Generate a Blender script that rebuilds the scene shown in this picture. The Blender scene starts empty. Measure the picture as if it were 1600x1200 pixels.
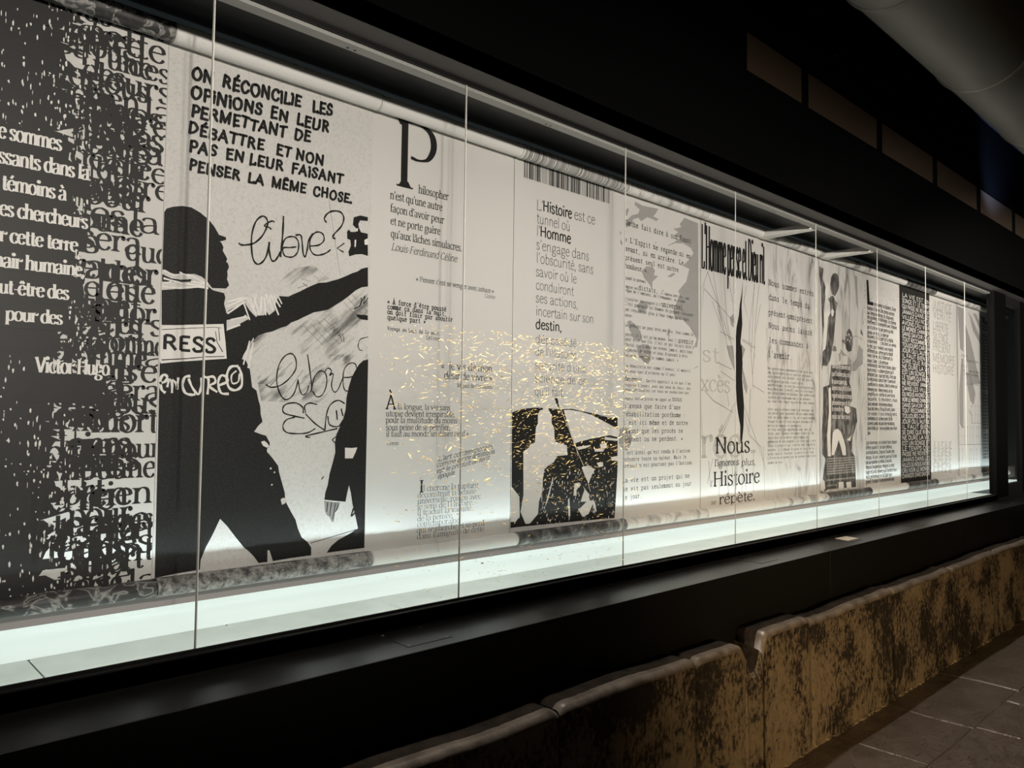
import bpy, bmesh, math, random
from mathutils import Vector, Matrix

scene = bpy.context.scene
COL = scene.collection

# ------------------------------------------------------------------ camera, world, lights, exposure
cam_d = bpy.data.cameras.new('camera')
cam_d.sensor_width = 36.0
cam_d.lens = 36.0 * 1201.48 / 1600.0
cam_d.clip_start = 0.05
cam = bpy.data.objects.new('camera', cam_d)
COL.objects.link(cam)
yaw, pitch, roll = 0.81827, 0.04343, 0.01277
fw = Vector((-math.sin(yaw) * math.cos(pitch), math.cos(yaw) * math.cos(pitch), math.sin(pitch)))
rt = Vector((math.cos(yaw), math.sin(yaw), 0))
up = rt.cross(fw)
r2 = rt * math.cos(roll) + up * math.sin(roll)
u2 = up * math.cos(roll) - rt * math.sin(roll)
cam.matrix_world = Matrix(((r2.x, u2.x, -fw.x, 0), (r2.y, u2.y, -fw.y, 0), (r2.z, u2.z, -fw.z, 1.6), (0, 0, 0, 1)))
scene.camera = cam

scene.view_settings.view_transform = 'Standard'
scene.view_settings.look = 'None'
scene.view_settings.gamma = 1.0
scene.view_settings.exposure = 0.0
scene.view_settings.use_curve_mapping = False
scene.cycles.transparent_max_bounces = 24
scene.cycles.max_bounces = 8

world = bpy.data.worlds.new('world')
scene.world = world
world.use_nodes = True
world.node_tree.nodes['Background'].inputs[0].default_value = (0.9, 0.85, 0.8, 1)
world.node_tree.nodes['Background'].inputs[1].default_value = 0.002


def aim(o, target):
    o.rotation_euler = (Vector(target) - o.location).to_track_quat('-Z', 'Y').to_euler()


def spot(name, loc, target, power, half, color, radius=0.06, blend=1.0):
    d = bpy.data.lights.new(name, 'SPOT')
    d.energy = power
    d.spot_size = 2 * half
    d.spot_blend = blend
    d.color = color
    d.shadow_soft_size = radius
    o = bpy.data.objects.new(name, d)
    COL.objects.link(o)
    o.location = loc
    aim(o, target)
    return o


def area(name, loc, target, sx, sy, power, color, spread=math.pi):
    d = bpy.data.lights.new(name, 'AREA')
    d.shape = 'RECTANGLE'
    d.size = sx
    d.size_y = sy
    d.energy = power
    d.color = color
    d.spread = spread
    o = bpy.data.objects.new(name, d)
    COL.objects.link(o)
    # long side along the wall (world y), shining towards the target
    z = (Vector(loc) - Vector(target)).normalized()
    yv = Vector((0, 1, 0))
    xv = yv.cross(z).normalized()
    yv = z.cross(xv)
    o.matrix_world = Matrix(((xv.x, yv.x, z.x, loc[0]), (xv.y, yv.y, z.y, loc[1]), (xv.z, yv.z, z.z, loc[2]), (0, 0, 0, 1)))
    return o


# unseen spots added to wash the banners evenly, each aimed at its own stretch
WARM = (1.0, 0.92, 0.84)
for k, (sy, ty, pw, half) in enumerate([(0.28, 0.5, 157.1, 0.4712), (0.15000000000000002, 1.1380000000000001, 339.4, 0.4712), (0.020000000000000018, 1.812, 0.0, 0.4712), (-0.10999999999999999, 2.522, 160.4, 0.4043), (-0.24, 3.268, 374.7, 0.3625), (-0.37, 4.05, 592.6, 0.3225), (-0.5, 4.867999999999999, 348.4, 0.2864), (-0.63, 5.7219999999999995, 633.0, 0.255), (-0.76, 6.612, 613.9, 0.2278), (-0.8899999999999999, 7.538, 2532.9, 0.2046), (-1.02, 8.5, 0.0, 0.1847), (-1.1500000000000001, 9.498000000000001, 0.0, 0.1676), (-1.28, 10.532, 18818.4, 0.1527)]):
    spot('banner_fill_spot', (0.9, sy, 2.50), (-2.66, ty, 2.15), pw, half, WARM, 0.05)
# warm flood over the stone bench and the duct
spot('warm_flood', (1.9, -0.6, 2.3), (-1.8, 5.6, 0.2), 1250, math.radians(22), (1.0, 0.68, 0.34), 0.12)
spot('warm_flood_duct', (0.6, -1.2, 1.9), (-1.0, 4.2, 4.0), 26, math.radians(26), (1.0, 0.72, 0.38), 0.1)
# slot light in the top of the case, shining straight down over the ledge
for k in range(4):
    area('case_slot_light', (-2.27, 1.1 + 2.1 * k, 2.842), (-1.40, 1.1 + 2.1 * k, 0.0), 0.02, 2.0, 6.0, (1.0, 0.90, 0.80), math.radians(38))
# cool tubes behind the low fascia, grazing up the back of the banners
for k in range(5):
    o = area('fascia_tube_light', (-2.755, 0.9 + 2.1 * k, 1.0), (-2.70, 0.9 + 2.1 * k, 1.10), 0.03, 2.05, 9.0, (0.76, 0.95, 1.0), math.radians(110))
spot('blue_spot', (-1.50, 7.3, 3.28), (-1.98, 7.65, 3.95), 85.0, math.radians(38), (0.35, 0.5, 1.0), 0.05)


# ------------------------------------------------------------------ helpers
def tag(o, label=None, cat=None, group=None, kind=None):
    if label:
        o['label'] = label
    if cat:
        o['category'] = cat
    if group:
        o['group'] = group
    if kind:
        o['kind'] = kind
    return o


def empty(name, loc=(0, 0, 0)):
    o = bpy.data.objects.new(name, None)
    COL.objects.link(o)
    o.location = loc
    o.empty_display_size = 0.1
    return o


def link_mesh(name, verts, faces, mat, parent=None, smooth=False, origin=None):
    """verts are world coordinates; the object is placed at its origin (its parent's, or given)"""
    me = bpy.data.meshes.new(name)
    po = Vector((0, 0, 0))
    if parent is not None:
        p = parent
        while p is not None:
            po += p.location
            p = p.parent
    oo = Vector(origin) if origin is not None else (po if parent is not None else Vector((0, 0, 0)))
    me.from_pydata([(v[0] - oo.x, v[1] - oo.y, v[2] - oo.z) for v in verts], [], faces)
    me.materials.append(mat)
    if smooth:
        me.polygons.foreach_set('use_smooth', [True] * len(me.polygons))
    me.update()
    o = bpy.data.objects.new(name, me)
    COL.objects.link(o)
    if parent is not None:
        o.parent = parent
    o.location = oo - po
    return o


class MB:
    def __init__(s):
        s.v = []
        s.f = []

    def box(s, x0, x1, y0, y1, z0, z1):
        n = len(s.v)
        s.v += [(x0, y0, z0), (x1, y0, z0), (x1, y1, z0), (x0, y1, z0), (x0, y0, z1), (x1, y0, z1), (x1, y1, z1), (x0, y1, z1)]
        s.f += [tuple(n + i for i in q) for q in ((0, 3, 2, 1), (4, 5, 6, 7), (0, 1, 5, 4), (1, 2, 6, 5), (2, 3, 7, 6), (3, 0, 4, 7))]
        return s

    def quad(s, a, b, c, d):
        n = len(s.v)
        s.v += [a, b, c, d]
        s.f.append((n, n + 1, n + 2, n + 3))
        return s

    def prism_y(s, prof, y0, y1):
        """profile of (x,z) points swept along y"""
        n = len(s.v)
        m = len(prof)
        for y in (y0, y1):
            s.v += [(x, y, z) for x, z in prof]
        for i in range(m):
            j = (i + 1) % m
            s.f.append((n + i, n + j, n + m + j, n + m + i))
        s.f.append(tuple(n + i for i in reversed(range(m))))
        s.f.append(tuple(n + m + i for i in range(m)))
        return s

    def build(s, name, mat, parent=None, smooth=False, origin=None):
        return link_mesh(name, s.v, s.f, mat, parent, smooth, origin)


def bevel(o, w, seg=2):
    m = o.modifiers.new('bevel', 'BEVEL')
    m.width = w
    m.segments = seg
    m.limit_method = 'ANGLE'
    return o


def tube_y(xc, zc, r, y0, y1, seg=32, rims=()):
    """closed cylinder along y with (y, dr) rim stations between"""
    mb = MB()
    st = [(y0, 0)] + [q for q in rims] + [(y1, 0)]
    for y, dr in st:
        for i in range(seg):
            a = 2 * math.pi * i / seg
            mb.v.append((xc + (r + dr) * math.cos(a), y, zc + (r + dr) * math.sin(a)))
    for k in range(len(st) - 1):
        for i in range(seg):
            j = (i + 1) % seg
            mb.f.append((k * seg + i, (k + 1) * seg + i, (k + 1) * seg + j, k * seg + j))
    return mb


# ------------------------------------------------------------------ materials
def mat(name, color=(0.5, 0.5, 0.5), rough=0.6, metal=0.0, spec=0.5):
    m = bpy.data.materials.new(name)
    m.use_nodes = True
    b = m.node_tree.nodes['Principled BSDF']
    b.inputs['Base Color'].default_value = (*color, 1)
    b.inputs['Roughness'].default_value = rough
    b.inputs['Metallic'].default_value = metal
    b.inputs['Specular IOR Level'].default_value = spec
    return m


def nd(m, t, **kw):
    n = m.node_tree.nodes.new(t)
    for k, v in kw.items():
        setattr(n, k, v)
    return n


def lk(m, a, b):
    m.node_tree.links.new(a, b)


def ramp(m, fac, stops):
    r = nd(m, 'ShaderNodeValToRGB')
    e = r.color_ramp.elements
    e[0].position, e[0].color = stops[0][0], (*stops[0][1], 1)
    e[1].position, e[1].color = stops[-1][0], (*stops[-1][1], 1)
    for p, c in stops[1:-1]:
        q = e.new(p)
        q.color = (*c, 1)
    lk(m, fac, r.inputs[0])
    return r.outputs[0]


def noise(m, scale, detail=6, rough=0.6, stretch=(1, 1, 1), dist=0.0):
    g = nd(m, 'ShaderNodeNewGeometry')
    mp = nd(m, 'ShaderNodeMapping')
    mp.inputs['Scale'].default_value = stretch
    lk(m, g.outputs['Position'], mp.inputs[0])
    n = nd(m, 'ShaderNodeTexNoise')
    n.inputs['Scale'].default_value = scale
    n.inputs['Detail'].default_value = detail
    n.inputs['Roughness'].default_value = rough
    n.inputs['Distortion'].default_value = dist
    lk(m, mp.outputs[0], n.inputs['Vector'])
    return n.outputs['Fac']


def bump(m, h, strength, dist=0.01):
    b = nd(m, 'ShaderNodeBump')
    b.inputs['Strength'].default_value = strength
    b.inputs['Distance'].default_value = dist
    lk(m, h, b.inputs['Height'])
    for n in m.node_tree.nodes:
        if n.type == 'BSDF_PRINCIPLED':
            lk(m, b.outputs[0], n.inputs['Normal'])
    return b


def pbsdf(m):
    return m.node_tree.nodes['Principled BSDF']


def banner_mat(name, base=(0.80, 0.775, 0.735), stops=None, scale=3.0, stretch=(1, 1, 1), detail=6, dist=0.0, trans=0.24):
    """printed translucent banner cloth: diffuse front, light also passes through from behind"""
    m = mat(name, base, 0.55, 0, 0.25)
    p = pbsdf(m)
    tr = nd(m, 'ShaderNodeBsdfTranslucent')
    tr.inputs[0].default_value = (*base, 1)
    if stops:
        c = ramp(m, noise(m, scale, detail, 0.6, stretch, dist), stops)
        lk(m, c, p.inputs['Base Color'])
        lk(m, c, tr.inputs[0])
    mx = nd(m, 'ShaderNodeMixShader')
    mx.inputs[0].default_value = trans
    lk(m, p.outputs[0], mx.inputs[1])
    lk(m, tr.outputs[0], mx.inputs[2])
    lk(m, mx.outputs[0], m.node_tree.nodes['Material Output'].inputs[0])
    return m


def ink_mat(name, color, cover=0.94, rough=0.5):
    """a film of printing ink; a little of the cloth's light comes through it"""
    m = mat(name, color, rough, 0, 0.3)
    tr = nd(m, 'ShaderNodeBsdfTransparent')
    mx = nd(m, 'ShaderNodeMixShader')
    mx.inputs[0].default_value = cover
    lk(m, tr.outputs[0], mx.inputs[1])
    lk(m, pbsdf(m).outputs[0], mx.inputs[2])
    lk(m, mx.outputs[0], m.node_tree.nodes['Material Output'].inputs[0])
    return m


BW = (0.80, 0.775, 0.735)
M = {}
M['sheet'] = banner_mat('white_banner_cloth')
M['sheet_worn'] = banner_mat('stained_banner_cloth', stops=[(0.35, (0.60, 0.58, 0.55)), (0.55, BW), (1, BW)], scale=7, detail=8)
M['sheet_fine'] = banner_mat('grained_banner_cloth', stops=[(0.34, (0.68, 0.66, 0.62)), (0.46, (0.765, 0.74, 0.705)), (0.62, BW)], scale=110, detail=6)
M['sheet_crumple'] = banner_mat('crumpled_paper_print', stops=[(0.26, (0.25, 0.24, 0.23)), (0.36, (0.52, 0.50, 0.48)), (0.46, (0.74, 0.71, 0.68)), (0.6, BW)], scale=3.6, stretch=(1, 2.3, 0.75), detail=3, dist=1.4)
M['sheet_photo'] = banner_mat('photo_print', stops=[(0.30, (0.30, 0.29, 0.28)), (0.42, (0.62, 0.60, 0.58)), (0.55, BW), (0.8, BW)], scale=3.0, stretch=(1, 3.2, 0.7), detail=3, dist=1.0)
M['sheet_dark'] = banner_mat('black_banner_cloth', base=(0.045, 0.043, 0.040), trans=0.30)
M['sheet_mottled'] = banner_mat('mottled_banner_cloth', stops=[(0.3, (0.50, 0.48, 0.46)), (0.6, (0.76, 0.74, 0.70)), (1, BW)], scale=14, detail=8)
M['k'] = ink_mat('black_ink', (0.02, 0.019, 0.018), 0.95)
M['kb'] = ink_mat('dense_black_ink', (0.030, 0.029, 0.028), 0.975)
M['w'] = ink_mat('bare_cloth', BW, 0.97)
M['a'] = ink_mat('grey_ink', (0.36, 0.35, 0.34), 0.55)
M['d'] = ink_mat('dark_grey_ink', (0.085, 0.08, 0.077), 0.90)
_c = ramp(M['d'], noise(M['d'], 9, 6, 0.65, (1, 2.2, 0.8), 0.6), [(0.34, (0.035, 0.033, 0.032)), (0.5, (0.10, 0.096, 0.092)), (0.64, (0.33, 0.32, 0.30))])
lk(M['d'], _c, pbsdf(M['d']).inputs['Base Color'])
M['gh'] = ink_mat('ghost_ink', (0.45, 0.43, 0.41), 0.30)
_m = ink_mat('smudged_ink', (0.10, 0.096, 0.09), 0.5)
_g = nd(_m, 'ShaderNodeNewGeometry')
_mp = nd(_m, 'ShaderNodeMapping')
_mp.inputs['Rotation'].default_value = (math.radians(48), 0, 0)
_mp.inputs['Scale'].default_value = (1, 26, 3.2)
_vr = nd(_m, 'ShaderNodeVectorRotate', rotation_type='X_AXIS')
_vr.inputs['Angle'].default_value = math.radians(48)
lk(_m, _g.outputs['Position'], _vr.inputs['Vector'])
_mp.inputs['Rotation'].default_value = (0, 0, 0)
lk(_m, _vr.outputs[0], _mp.inputs[0])
_n = nd(_m, 'ShaderNodeTexNoise')
_n.inputs['Scale'].default_value = 1.6
_n.inputs['Detail'].default_value = 7
_n.inputs['Roughness'].default_value = 0.65
lk(_m, _mp.outputs[0], _n.inputs['Vector'])
_n2 = noise(_m, 7, 3, 0.5)
_mu = nd(_m, 'ShaderNodeMath', operation='MULTIPLY')
lk(_m, _n.outputs['Fac'], _mu.inputs[0])
lk(_m, _n2, _mu.inputs[1])
_mr = nd(_m, 'ShaderNodeMapRange')
_mr.inputs['From Min'].default_value = 0.25
_mr.inputs['From Max'].default_value = 0.42
_mr.inputs['To Max'].default_value = 0.62
lk(_m, _mu.outputs[0], _mr.inputs['Value'])
for _q in _m.node_tree.nodes:
    if _q.type == 'MIX_SHADER':
        lk(_m, _mr.outputs[0], _q.inputs[0])
M['sm'] = _m
M['kt'] = ink_mat('thin_black_ink', (0.02, 0.02, 0.02), 0.80)
# speckle in the large black areas of the stencil banner
_m = M['k']
_c = ramp(_m, noise(_m, 190, 3, 0.7), [(0.50, (0.012, 0.0115, 0.011)), (0.62, (0.028, 0.027, 0.025)), (0.75, (0.05, 0.048, 0.045))])
lk(_m, _c, pbsdf(_m).inputs['Base Color'])

M['black_metal'] = mat('black_satin_metal', (0.006, 0.006, 0.0055), 0.5, 0, 0.3)
M['header'] = mat('black_painted_wall', (0.0014, 0.0014, 0.0014), 0.9, 0, 0.03)
M['soffit'] = mat('black_soffit', (0.10, 0.097, 0.092), 0.7, 0, 0.3)
M['ceil_case'] = mat('dark_case_ceiling', (0.022, 0.0225, 0.023), 0.42, 0, 0.4)
M['rail'] = mat('grey_aluminium_rail', (0.30, 0.295, 0.275), 0.5, 0.0, 0.5)
M['cross'] = mat('white_crossbar', (0.90, 0.90, 0.84), 0.5)
M['fascia'] = mat('grey_fascia', (0.31, 0.27, 0.262), 0.6)
M['backwall'] = mat('case_back_wall', (0.06, 0.058, 0.056), 0.8)
M['brown'] = mat('brown_niche_panel', (0.034, 0.018, 0.006), 0.8)
M['screw'] = mat('dull_screw', (0.25, 0.25, 0.25), 0.4, 1.0)
M['paper'] = mat('cream_card', (0.62, 0.58, 0.50), 0.7)
M['mould'] = mat('shadow_gap', (0.004, 0.004, 0.004), 0.9)

_m = mat('black_ledge_sheet', (0.010, 0.010, 0.0095), 0.30, 0, 0.38)
bump(_m, noise(_m, 60, 4), 0.03, 0.002)
M['ledge'] = _m

# lit opal sheet along the bottom of the case
_m = mat('opal_light_panel', (0.35, 0.36, 0.34), 0.5)
_p = pbsdf(_m)
_c = ramp(_m, noise(_m, 5, 4, 0.5, (1, 0.6, 1)), [(0.3, (0.74, 0.84, 0.77)), (0.7, (0.78, 0.90, 0.83))])
lk(_m, _c, _p.inputs['Emission Color'])
_p.inputs['Emission Strength'].default_value = 0.96
M['opal'] = _m
_m = mat('frosted_glass_tile', (0.36, 0.39, 0.36), 0.35)
_p = pbsdf(_m)
_c = ramp(_m, noise(_m, 9, 5, 0.6), [(0.3, (0.50, 0.58, 0.51)), (0.7, (0.62, 0.69, 0.62))])
lk(_m, _c, _p.inputs['Emission Color'])
_p.inputs['Emission Strength'].default_value = 0.72
M['tile'] = _m
M['grout'] = mat('grey_green_joint', (0.20, 0.24, 0.22), 0.6)

# clear glass: straight-through panes with their mirror reflection
_m = bpy.data.materials.new('clear_glass')
_m.use_nodes = True
_m.node_tree.nodes.remove(pbsdf(_m))
_t = nd(_m, 'ShaderNodeBsdfTransparent')
_t.inputs[0].default_value = (0.975, 0.985, 0.98, 1)
_g = nd(_m, 'ShaderNodeBsdfGlossy')
_g.inputs['Roughness'].default_value = 0.02
# Schlick reflectance, the same from both sides of the pane
_ge = nd(_m, 'ShaderNodeNewGeometry')
_dp = nd(_m, 'ShaderNodeVectorMath', operation='DOT_PRODUCT')
lk(_m, _ge.outputs['Incoming'], _dp.inputs[0])
lk(_m, _ge.outputs['Normal'], _dp.inputs[1])
_ab = nd(_m, 'ShaderNodeMath', operation='ABSOLUTE')
lk(_m, _dp.outputs['Value'], _ab.inputs[0])
_om = nd(_m, 'ShaderNodeMath', operation='SUBTRACT')
_om.inputs[0].default_value = 1.0
lk(_m, _ab.outputs[0], _om.inputs[1])
_pw = nd(_m, 'ShaderNodeMath', operation='POWER')
_pw.inputs[1].default_value = 5.0
lk(_m, _om.outputs[0], _pw.inputs[0])
_f = nd(_m, 'ShaderNodeMath', operation='MULTIPLY_ADD')
_f.inputs[1].default_value = 0.90
_f.inputs[2].default_value = 0.045
lk(_m, _pw.outputs[0], _f.inputs[0])
_x = nd(_m, 'ShaderNodeMixShader')
lk(_m, _f.outputs[0], _x.inputs[0])
lk(_m, _t.outputs[0], _x.inputs[1])
lk(_m, _g.outputs[0], _x.inputs[2])
lk(_m, _x.outputs[0], _m.node_tree.nodes['Material Output'].inputs[0])
M['glass'] = _m
M['glass_edge'] = mat('polished_glass_edge', (0.72, 0.72, 0.64), 0.25)
M['glass_edge_dark'] = mat('silicone_joint', (0.22, 0.22, 0.20), 0.4)

_m = mat('gold_reflection', (1.0, 0.77, 0.34), 0.58, 1.0, 1.0)  # colour of the glass reflection, put into metal slivers
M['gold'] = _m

# limestone of the bench: brown crust, pale chips, rubbed smooth nose
_m = mat('worn_limestone', (0.3, 0.25, 0.18), 0.62, 0, 0.4)
n1 = noise(_m, 46, 10, 0.78, (1, 1, 0.66))
n2 = noise(_m, 3.0, 5, 0.62)
mx = nd(_m, 'ShaderNodeMath', operation='ADD')
mul = nd(_m, 'ShaderNodeMath', operation='MULTIPLY')
mul.inputs[1].default_value = 0.9
lk(_m, n2, mul.inputs[0])
lk(_m, n1, mx.inputs[0])
lk(_m, mul.outputs[0], mx.inputs[1])
_c = ramp(_m, mx.outputs[0], [(0.78, (0.030, 0.023, 0.016)), (0.92, (0.085, 0.066, 0.045)), (1.0, (0.17, 0.132, 0.085)), (1.12, (0.24, 0.19, 0.125))])
_c2 = nd(_m, 'ShaderNodeMapRange')
_c2.inputs['From Min'].default_value = 0.70
_c2.inputs['From Max'].default_value = 1.16
lk(_m, mx.outputs[0], _c2.inputs['Value'])
_c = ramp(_m, _c2.outputs[0], [(0.40, (0.020, 0.015, 0.011)), (0.50, (0.055, 0.042, 0.029)), (0.57, (0.175, 0.138, 0.092)), (0.80, (0.27, 0.215, 0.145))])
lk(_m, _c, pbsdf(_m).inputs['Base Color'])
bump(_m, mx.outputs[0], 1.0, 0.012)
M['stone'] = _m
_m = mat('rubbed_stone_nose', (0.24, 0.21, 0.18), 0.30, 0, 0.6)
_c = ramp(_m, noise(_m, 14, 7, 0.65), [(0.35, (0.08, 0.066, 0.052)), (0.65, (0.19, 0.162, 0.135))])
lk(_m, _c, pbsdf(_m).inputs['Base Color'])
bump(_m, noise(_m, 40, 6, 0.7), 0.35, 0.006)
M['nose'] = _m
_m = mat('shaded_stone', (0.07, 0.055, 0.042), 0.95, 0, 0.06)  # shade under the ledge and in the notch, put into a darker stone colour
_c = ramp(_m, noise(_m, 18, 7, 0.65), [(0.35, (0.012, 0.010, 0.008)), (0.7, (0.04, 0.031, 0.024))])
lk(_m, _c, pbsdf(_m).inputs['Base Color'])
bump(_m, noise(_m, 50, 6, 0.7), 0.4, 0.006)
M['stone_shaded'] = _m
_m = mat('worn_flagstone', (0.12, 0.095, 0.075), 0.42, 0, 0.45)
_c = ramp(_m, noise(_m, 5, 8, 0.6), [(0.3, (0.040, 0.031, 0.024)), (0.7, (0.075, 0.060, 0.048))])
lk(_m, _c, pbsdf(_m).inputs['Base Color'])
_w = nd(_m, 'ShaderNodeMath', operation='ADD')
lk(_m, noise(_m, 7, 5, 0.5, (1.6, 0.8, 1), 0.8), _w.inputs[0])
_v = noise(_m, 45, 3, 0.5, (1.4, 0.5, 1))
_vr = nd(_m, 'ShaderNodeMapRange')
_vr.inputs['From Min'].default_value = 0.30
_vr.inputs['From Max'].default_value = 0.38
_vr.inputs['To Max'].default_value = 0.35
lk(_m, _v, _vr.inputs['Value'])
lk(_m, _vr.outputs[0], _w.inputs[1])
bump(_m, _w.outputs[0], 0.9, 0.022)
M['flag'] = _m
M['joint'] = mat('floor_mortar', (0.05, 0.040, 0.032), 0.9)
_m = mat('galvanised_duct', (0.30, 0.30, 0.27), 0.55, 0.35, 0.5)
_c = ramp(_m, noise(_m, 3, 5, 0.5, (1, 0.4, 1)), [(0.3, (0.26, 0.26, 0.24)), (0.7, (0.34, 0.335, 0.31))])
lk(_m, _c, pbsdf(_m).inputs['Base Color'])
M['duct'] = _m
M['ceiling'] = mat('dark_ceiling_paint', (0.010, 0.011, 0.014), 0.8)
M['wall_room'] = mat('dark_room_wall', (0.05, 0.04, 0.03), 0.8)
M['grey_post'] = mat('dark_grey_post', (0.004, 0.004, 0.004), 0.7, 0, 0.08)
M['white_tube'] = mat('white_roller_cap', (0.62, 0.60, 0.57), 0.5)

# printed rollers
M['roll_white'] = mat('white_roller', (0.74, 0.72, 0.69), 0.42)
_m = mat('dark_lettered_roller', (0.1, 0.1, 0.1), 0.4)
_c = ramp(_m, noise(_m, 22, 2, 0.5, (1, 0.8, 0.8), 1.2), [(0.42, (0.035, 0.034, 0.032)), (0.50, (0.06, 0.058, 0.055)), (0.56, (0.34, 0.33, 0.31)), (0.62, (0.07, 0.07, 0.068))])
lk(_m, _c, pbsdf(_m).inputs['Base Color'])
M['roll_dark'] = _m
_m = mat('grainy_roller', (0.4, 0.4, 0.4), 0.32)
_c = ramp(_m, noise(_m, 34, 8, 0.75), [(0.40, (0.06, 0.058, 0.055)), (0.5, (0.22, 0.21, 0.20)), (0.62, (0.42, 0.40, 0.38))])
lk(_m, _c, pbsdf(_m).inputs['Base Color'])
M['roll_grain'] = _m
_m = mat('barcode_roller', (0.4, 0.4, 0.4), 0.42)
_c = ramp(_m, noise(_m, 90, 3, 0.7, (0, 1, 0)), [(0.36, (0.05, 0.05, 0.05)), (0.5, (0.36, 0.35, 0.33)), (0.60, (0.70, 0.68, 0.65))])
lk(_m, _c, pbsdf(_m).inputs['Base Color'])
M['roll_bar'] = _m
_m = mat('streaked_roller', (0.6, 0.6, 0.6), 0.42)
_c = ramp(_m, noise(_m, 6, 4, 0.6, (1, 1.6, 1), 0.8), [(0.34, (0.28, 0.27, 0.26)), (0.48, (0.62, 0.60, 0.57)), (0.6, (0.74, 0.72, 0.69))])
lk(_m, _c, pbsdf(_m).inputs['Base Color'])
M['roll_grey'] = _m
_m = mat('dark_streaked_roller', (0.2, 0.2, 0.2), 0.4)
_c = ramp(_m, noise(_m, 8, 4, 0.6, (1, 1.6, 1), 0.8), [(0.38, (0.05, 0.048, 0.046)), (0.55, (0.15, 0.145, 0.14)), (0.68, (0.42, 0.41, 0.39))])
lk(_m, _c, pbsdf(_m).inputs['Base Color'])
M['roll_mix'] = _m

# ------------------------------------------------------------------ room shell
ZC = 3.98
fl = MB().box(-1.80, 4.0, -4.0, 18.0, -0.12, -0.006).build('floor', M['joint'])
tag(fl, kind='structure')
ce = MB().box(-3.3, 4.0, -4.0, 18.0, ZC + 0.2, ZC + 0.3).build('ceiling', M['ceiling'])
tag(ce, kind='structure')
w = MB().box(4.0, 4.1, -4.0, 18.0, -0.12, ZC + 0.3).build('wall_right', M['wall_room'])
tag(w, kind='structure')
w = MB().box(-3.3, 4.1, 18.0, 18.1, -0.12, ZC + 0.3).build('wall_far', M['wall_room'])
tag(w, kind='structure')
w = MB().box(-3.3, 4.1, -4.1, -4.0, -0.12, ZC + 0.3).build('wall_near', M['wall_room'])
tag(w, kind='structure')

# black wall over the case: header with a row of sunk brown panels, sheet joints above
NB = [3.449, 4.094, 5.134, 6.162, 7.194, 8.225, 9.26, 10.29, 11.3]
hw = MB()
hw.box(-2.10, -1.98, -4.0, 18.0, 2.862, 3.365)
hw.box(-2.10, -1.98, -4.0, NB[0], 3.365, 3.578)
hw.box(-2.10, -1.98, NB[-1], 18.0, 3.365, 3.578)
yy = -4.0
for e in (1.05, 3.12, 5.16, 7.20, 9.25, 11.3, 18.0):
    hw.box(-2.10, -1.98, yy, e - 0.004, 3.578, ZC + 0.2)
    yy = e
for b in NB[1:-1]:
    hw.box(-2.06, -1.985, b - 0.030, b + 0.030, 3.365, 3.578)
hdr = hw.build('wall_left', M['header'])
tag(hdr, kind='structure')
for i in range(len(NB) - 1):
    y0 = NB[i] + (0.033 if i else 0)
    y1 = NB[i + 1] - (0.033 if i < len(NB) - 2 else 0)
    MB().box(-2.010, -1.997, y0 - 0.01, y1 + 0.01, 3.36, 3.583).build('niche_panel', M['brown'], hdr)
so = MB().box(-3.0, -1.981, -4.0, 8.28, 2.866, 2.90).build('trim_1', M['soffit'])
# the soffit only runs from the header to the glass; the case top starts behind it
so.data.clear_geometry()
mb = MB().box(-2.196, -1.985, -4.0, 18.0, 2.862, 2.90)
so2 = mb.build('trim_2', M['soffit'])
bpy.data.objects.remove(so)
so2.name = 'trim_1'
tag(so2, kind='structure')

# ------------------------------------------------------------------ the glazed display case
YC0, YC1 = -2.0, 8.275
case = empty('display_case', (-2.4, 3.0, 0.9))
tag(case, 'long glazed display case in the black wall with lit floor and hanging banners inside', 'display case')
MB().box(-3.0, -2.255, YC0, 11.0, 2.945, 2.975).build('case_ceiling', M['ceil_case'], case)
MB().box(-3.02, -2.97, YC0, 11.0, 0.86, 2.945).build('back_panel', M['backwall'], case)
MB().box(-2.97, -2.2, YC0 - 0.04, YC0, 0.86, 2.945).build('end_panel', M['backwall'], case)
MB().box(-2.97, -2.2, 10.96, 11.0, 0.86, 2.945).build('end_panel', M['backwall'], case)
# front rail along the head of the glass
rl = MB().box(-2.250, -2.206, YC0, YC1, 2.834, 2.90).build('head_rail', M['rail'], case)
for k in range(-3, 8):
    yk = 0.8542 + 0.9518 * k + 0.476
    if 0.3 < yk < 8.2:
        for dy in (-0.014, 0.014):
            tb = MB()
            for i in range(8):
                a = i * math.pi / 4
                tb.v.append((-2.234 + 0.005 * math.cos(a), yk + dy + 0.005 * math.sin(a), 2.8325))
            tb.f.append(tuple(reversed(range(8))))
            tb.build('screw_hole', M['mould'], rl)
MB().box(-2.20, -2.192, YC0, YC1, 2.846, 2.862).build('head_gasket', M['black_metal'], case)
# two white crossbars with their wall brackets
for yb in (4.74, 5.66):
    c = MB().box(-2.63, -2.262, yb, yb + 0.06, 2.835, 2.842).build('crossbar', M['cross'], case)
    MB().box(-2.63, -2.262, yb - 0.004, yb, 2.835, 2.875).build('crossbar_web', M['rail'], c)
for y0, y1 in ((3.95, 4.78), (4.86, 5.66)):
    mb = MB()
    mb.v = [(-2.60, y0 - 0.3, 2.91), (-2.60, y1 - 0.03, 2.91), (-2.60, y1 - 0.10, 2.922), (-2.60, y0, 2.938), (-2.60, y0 - 0.3, 2.938),
            (-2.61, y0 - 0.3, 2.91), (-2.61, y1 - 0.03, 2.91), (-2.61, y1 - 0.10, 2.922), (-2.61, y0, 2.938), (-2.61, y0 - 0.3, 2.938)]
    mb.f = [(0, 1, 2, 3, 4), (9, 8, 7, 6, 5)] + [(i, 5 + i, 5 + (i + 1) % 5, (i + 1) % 5) for i in range(5)]
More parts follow.
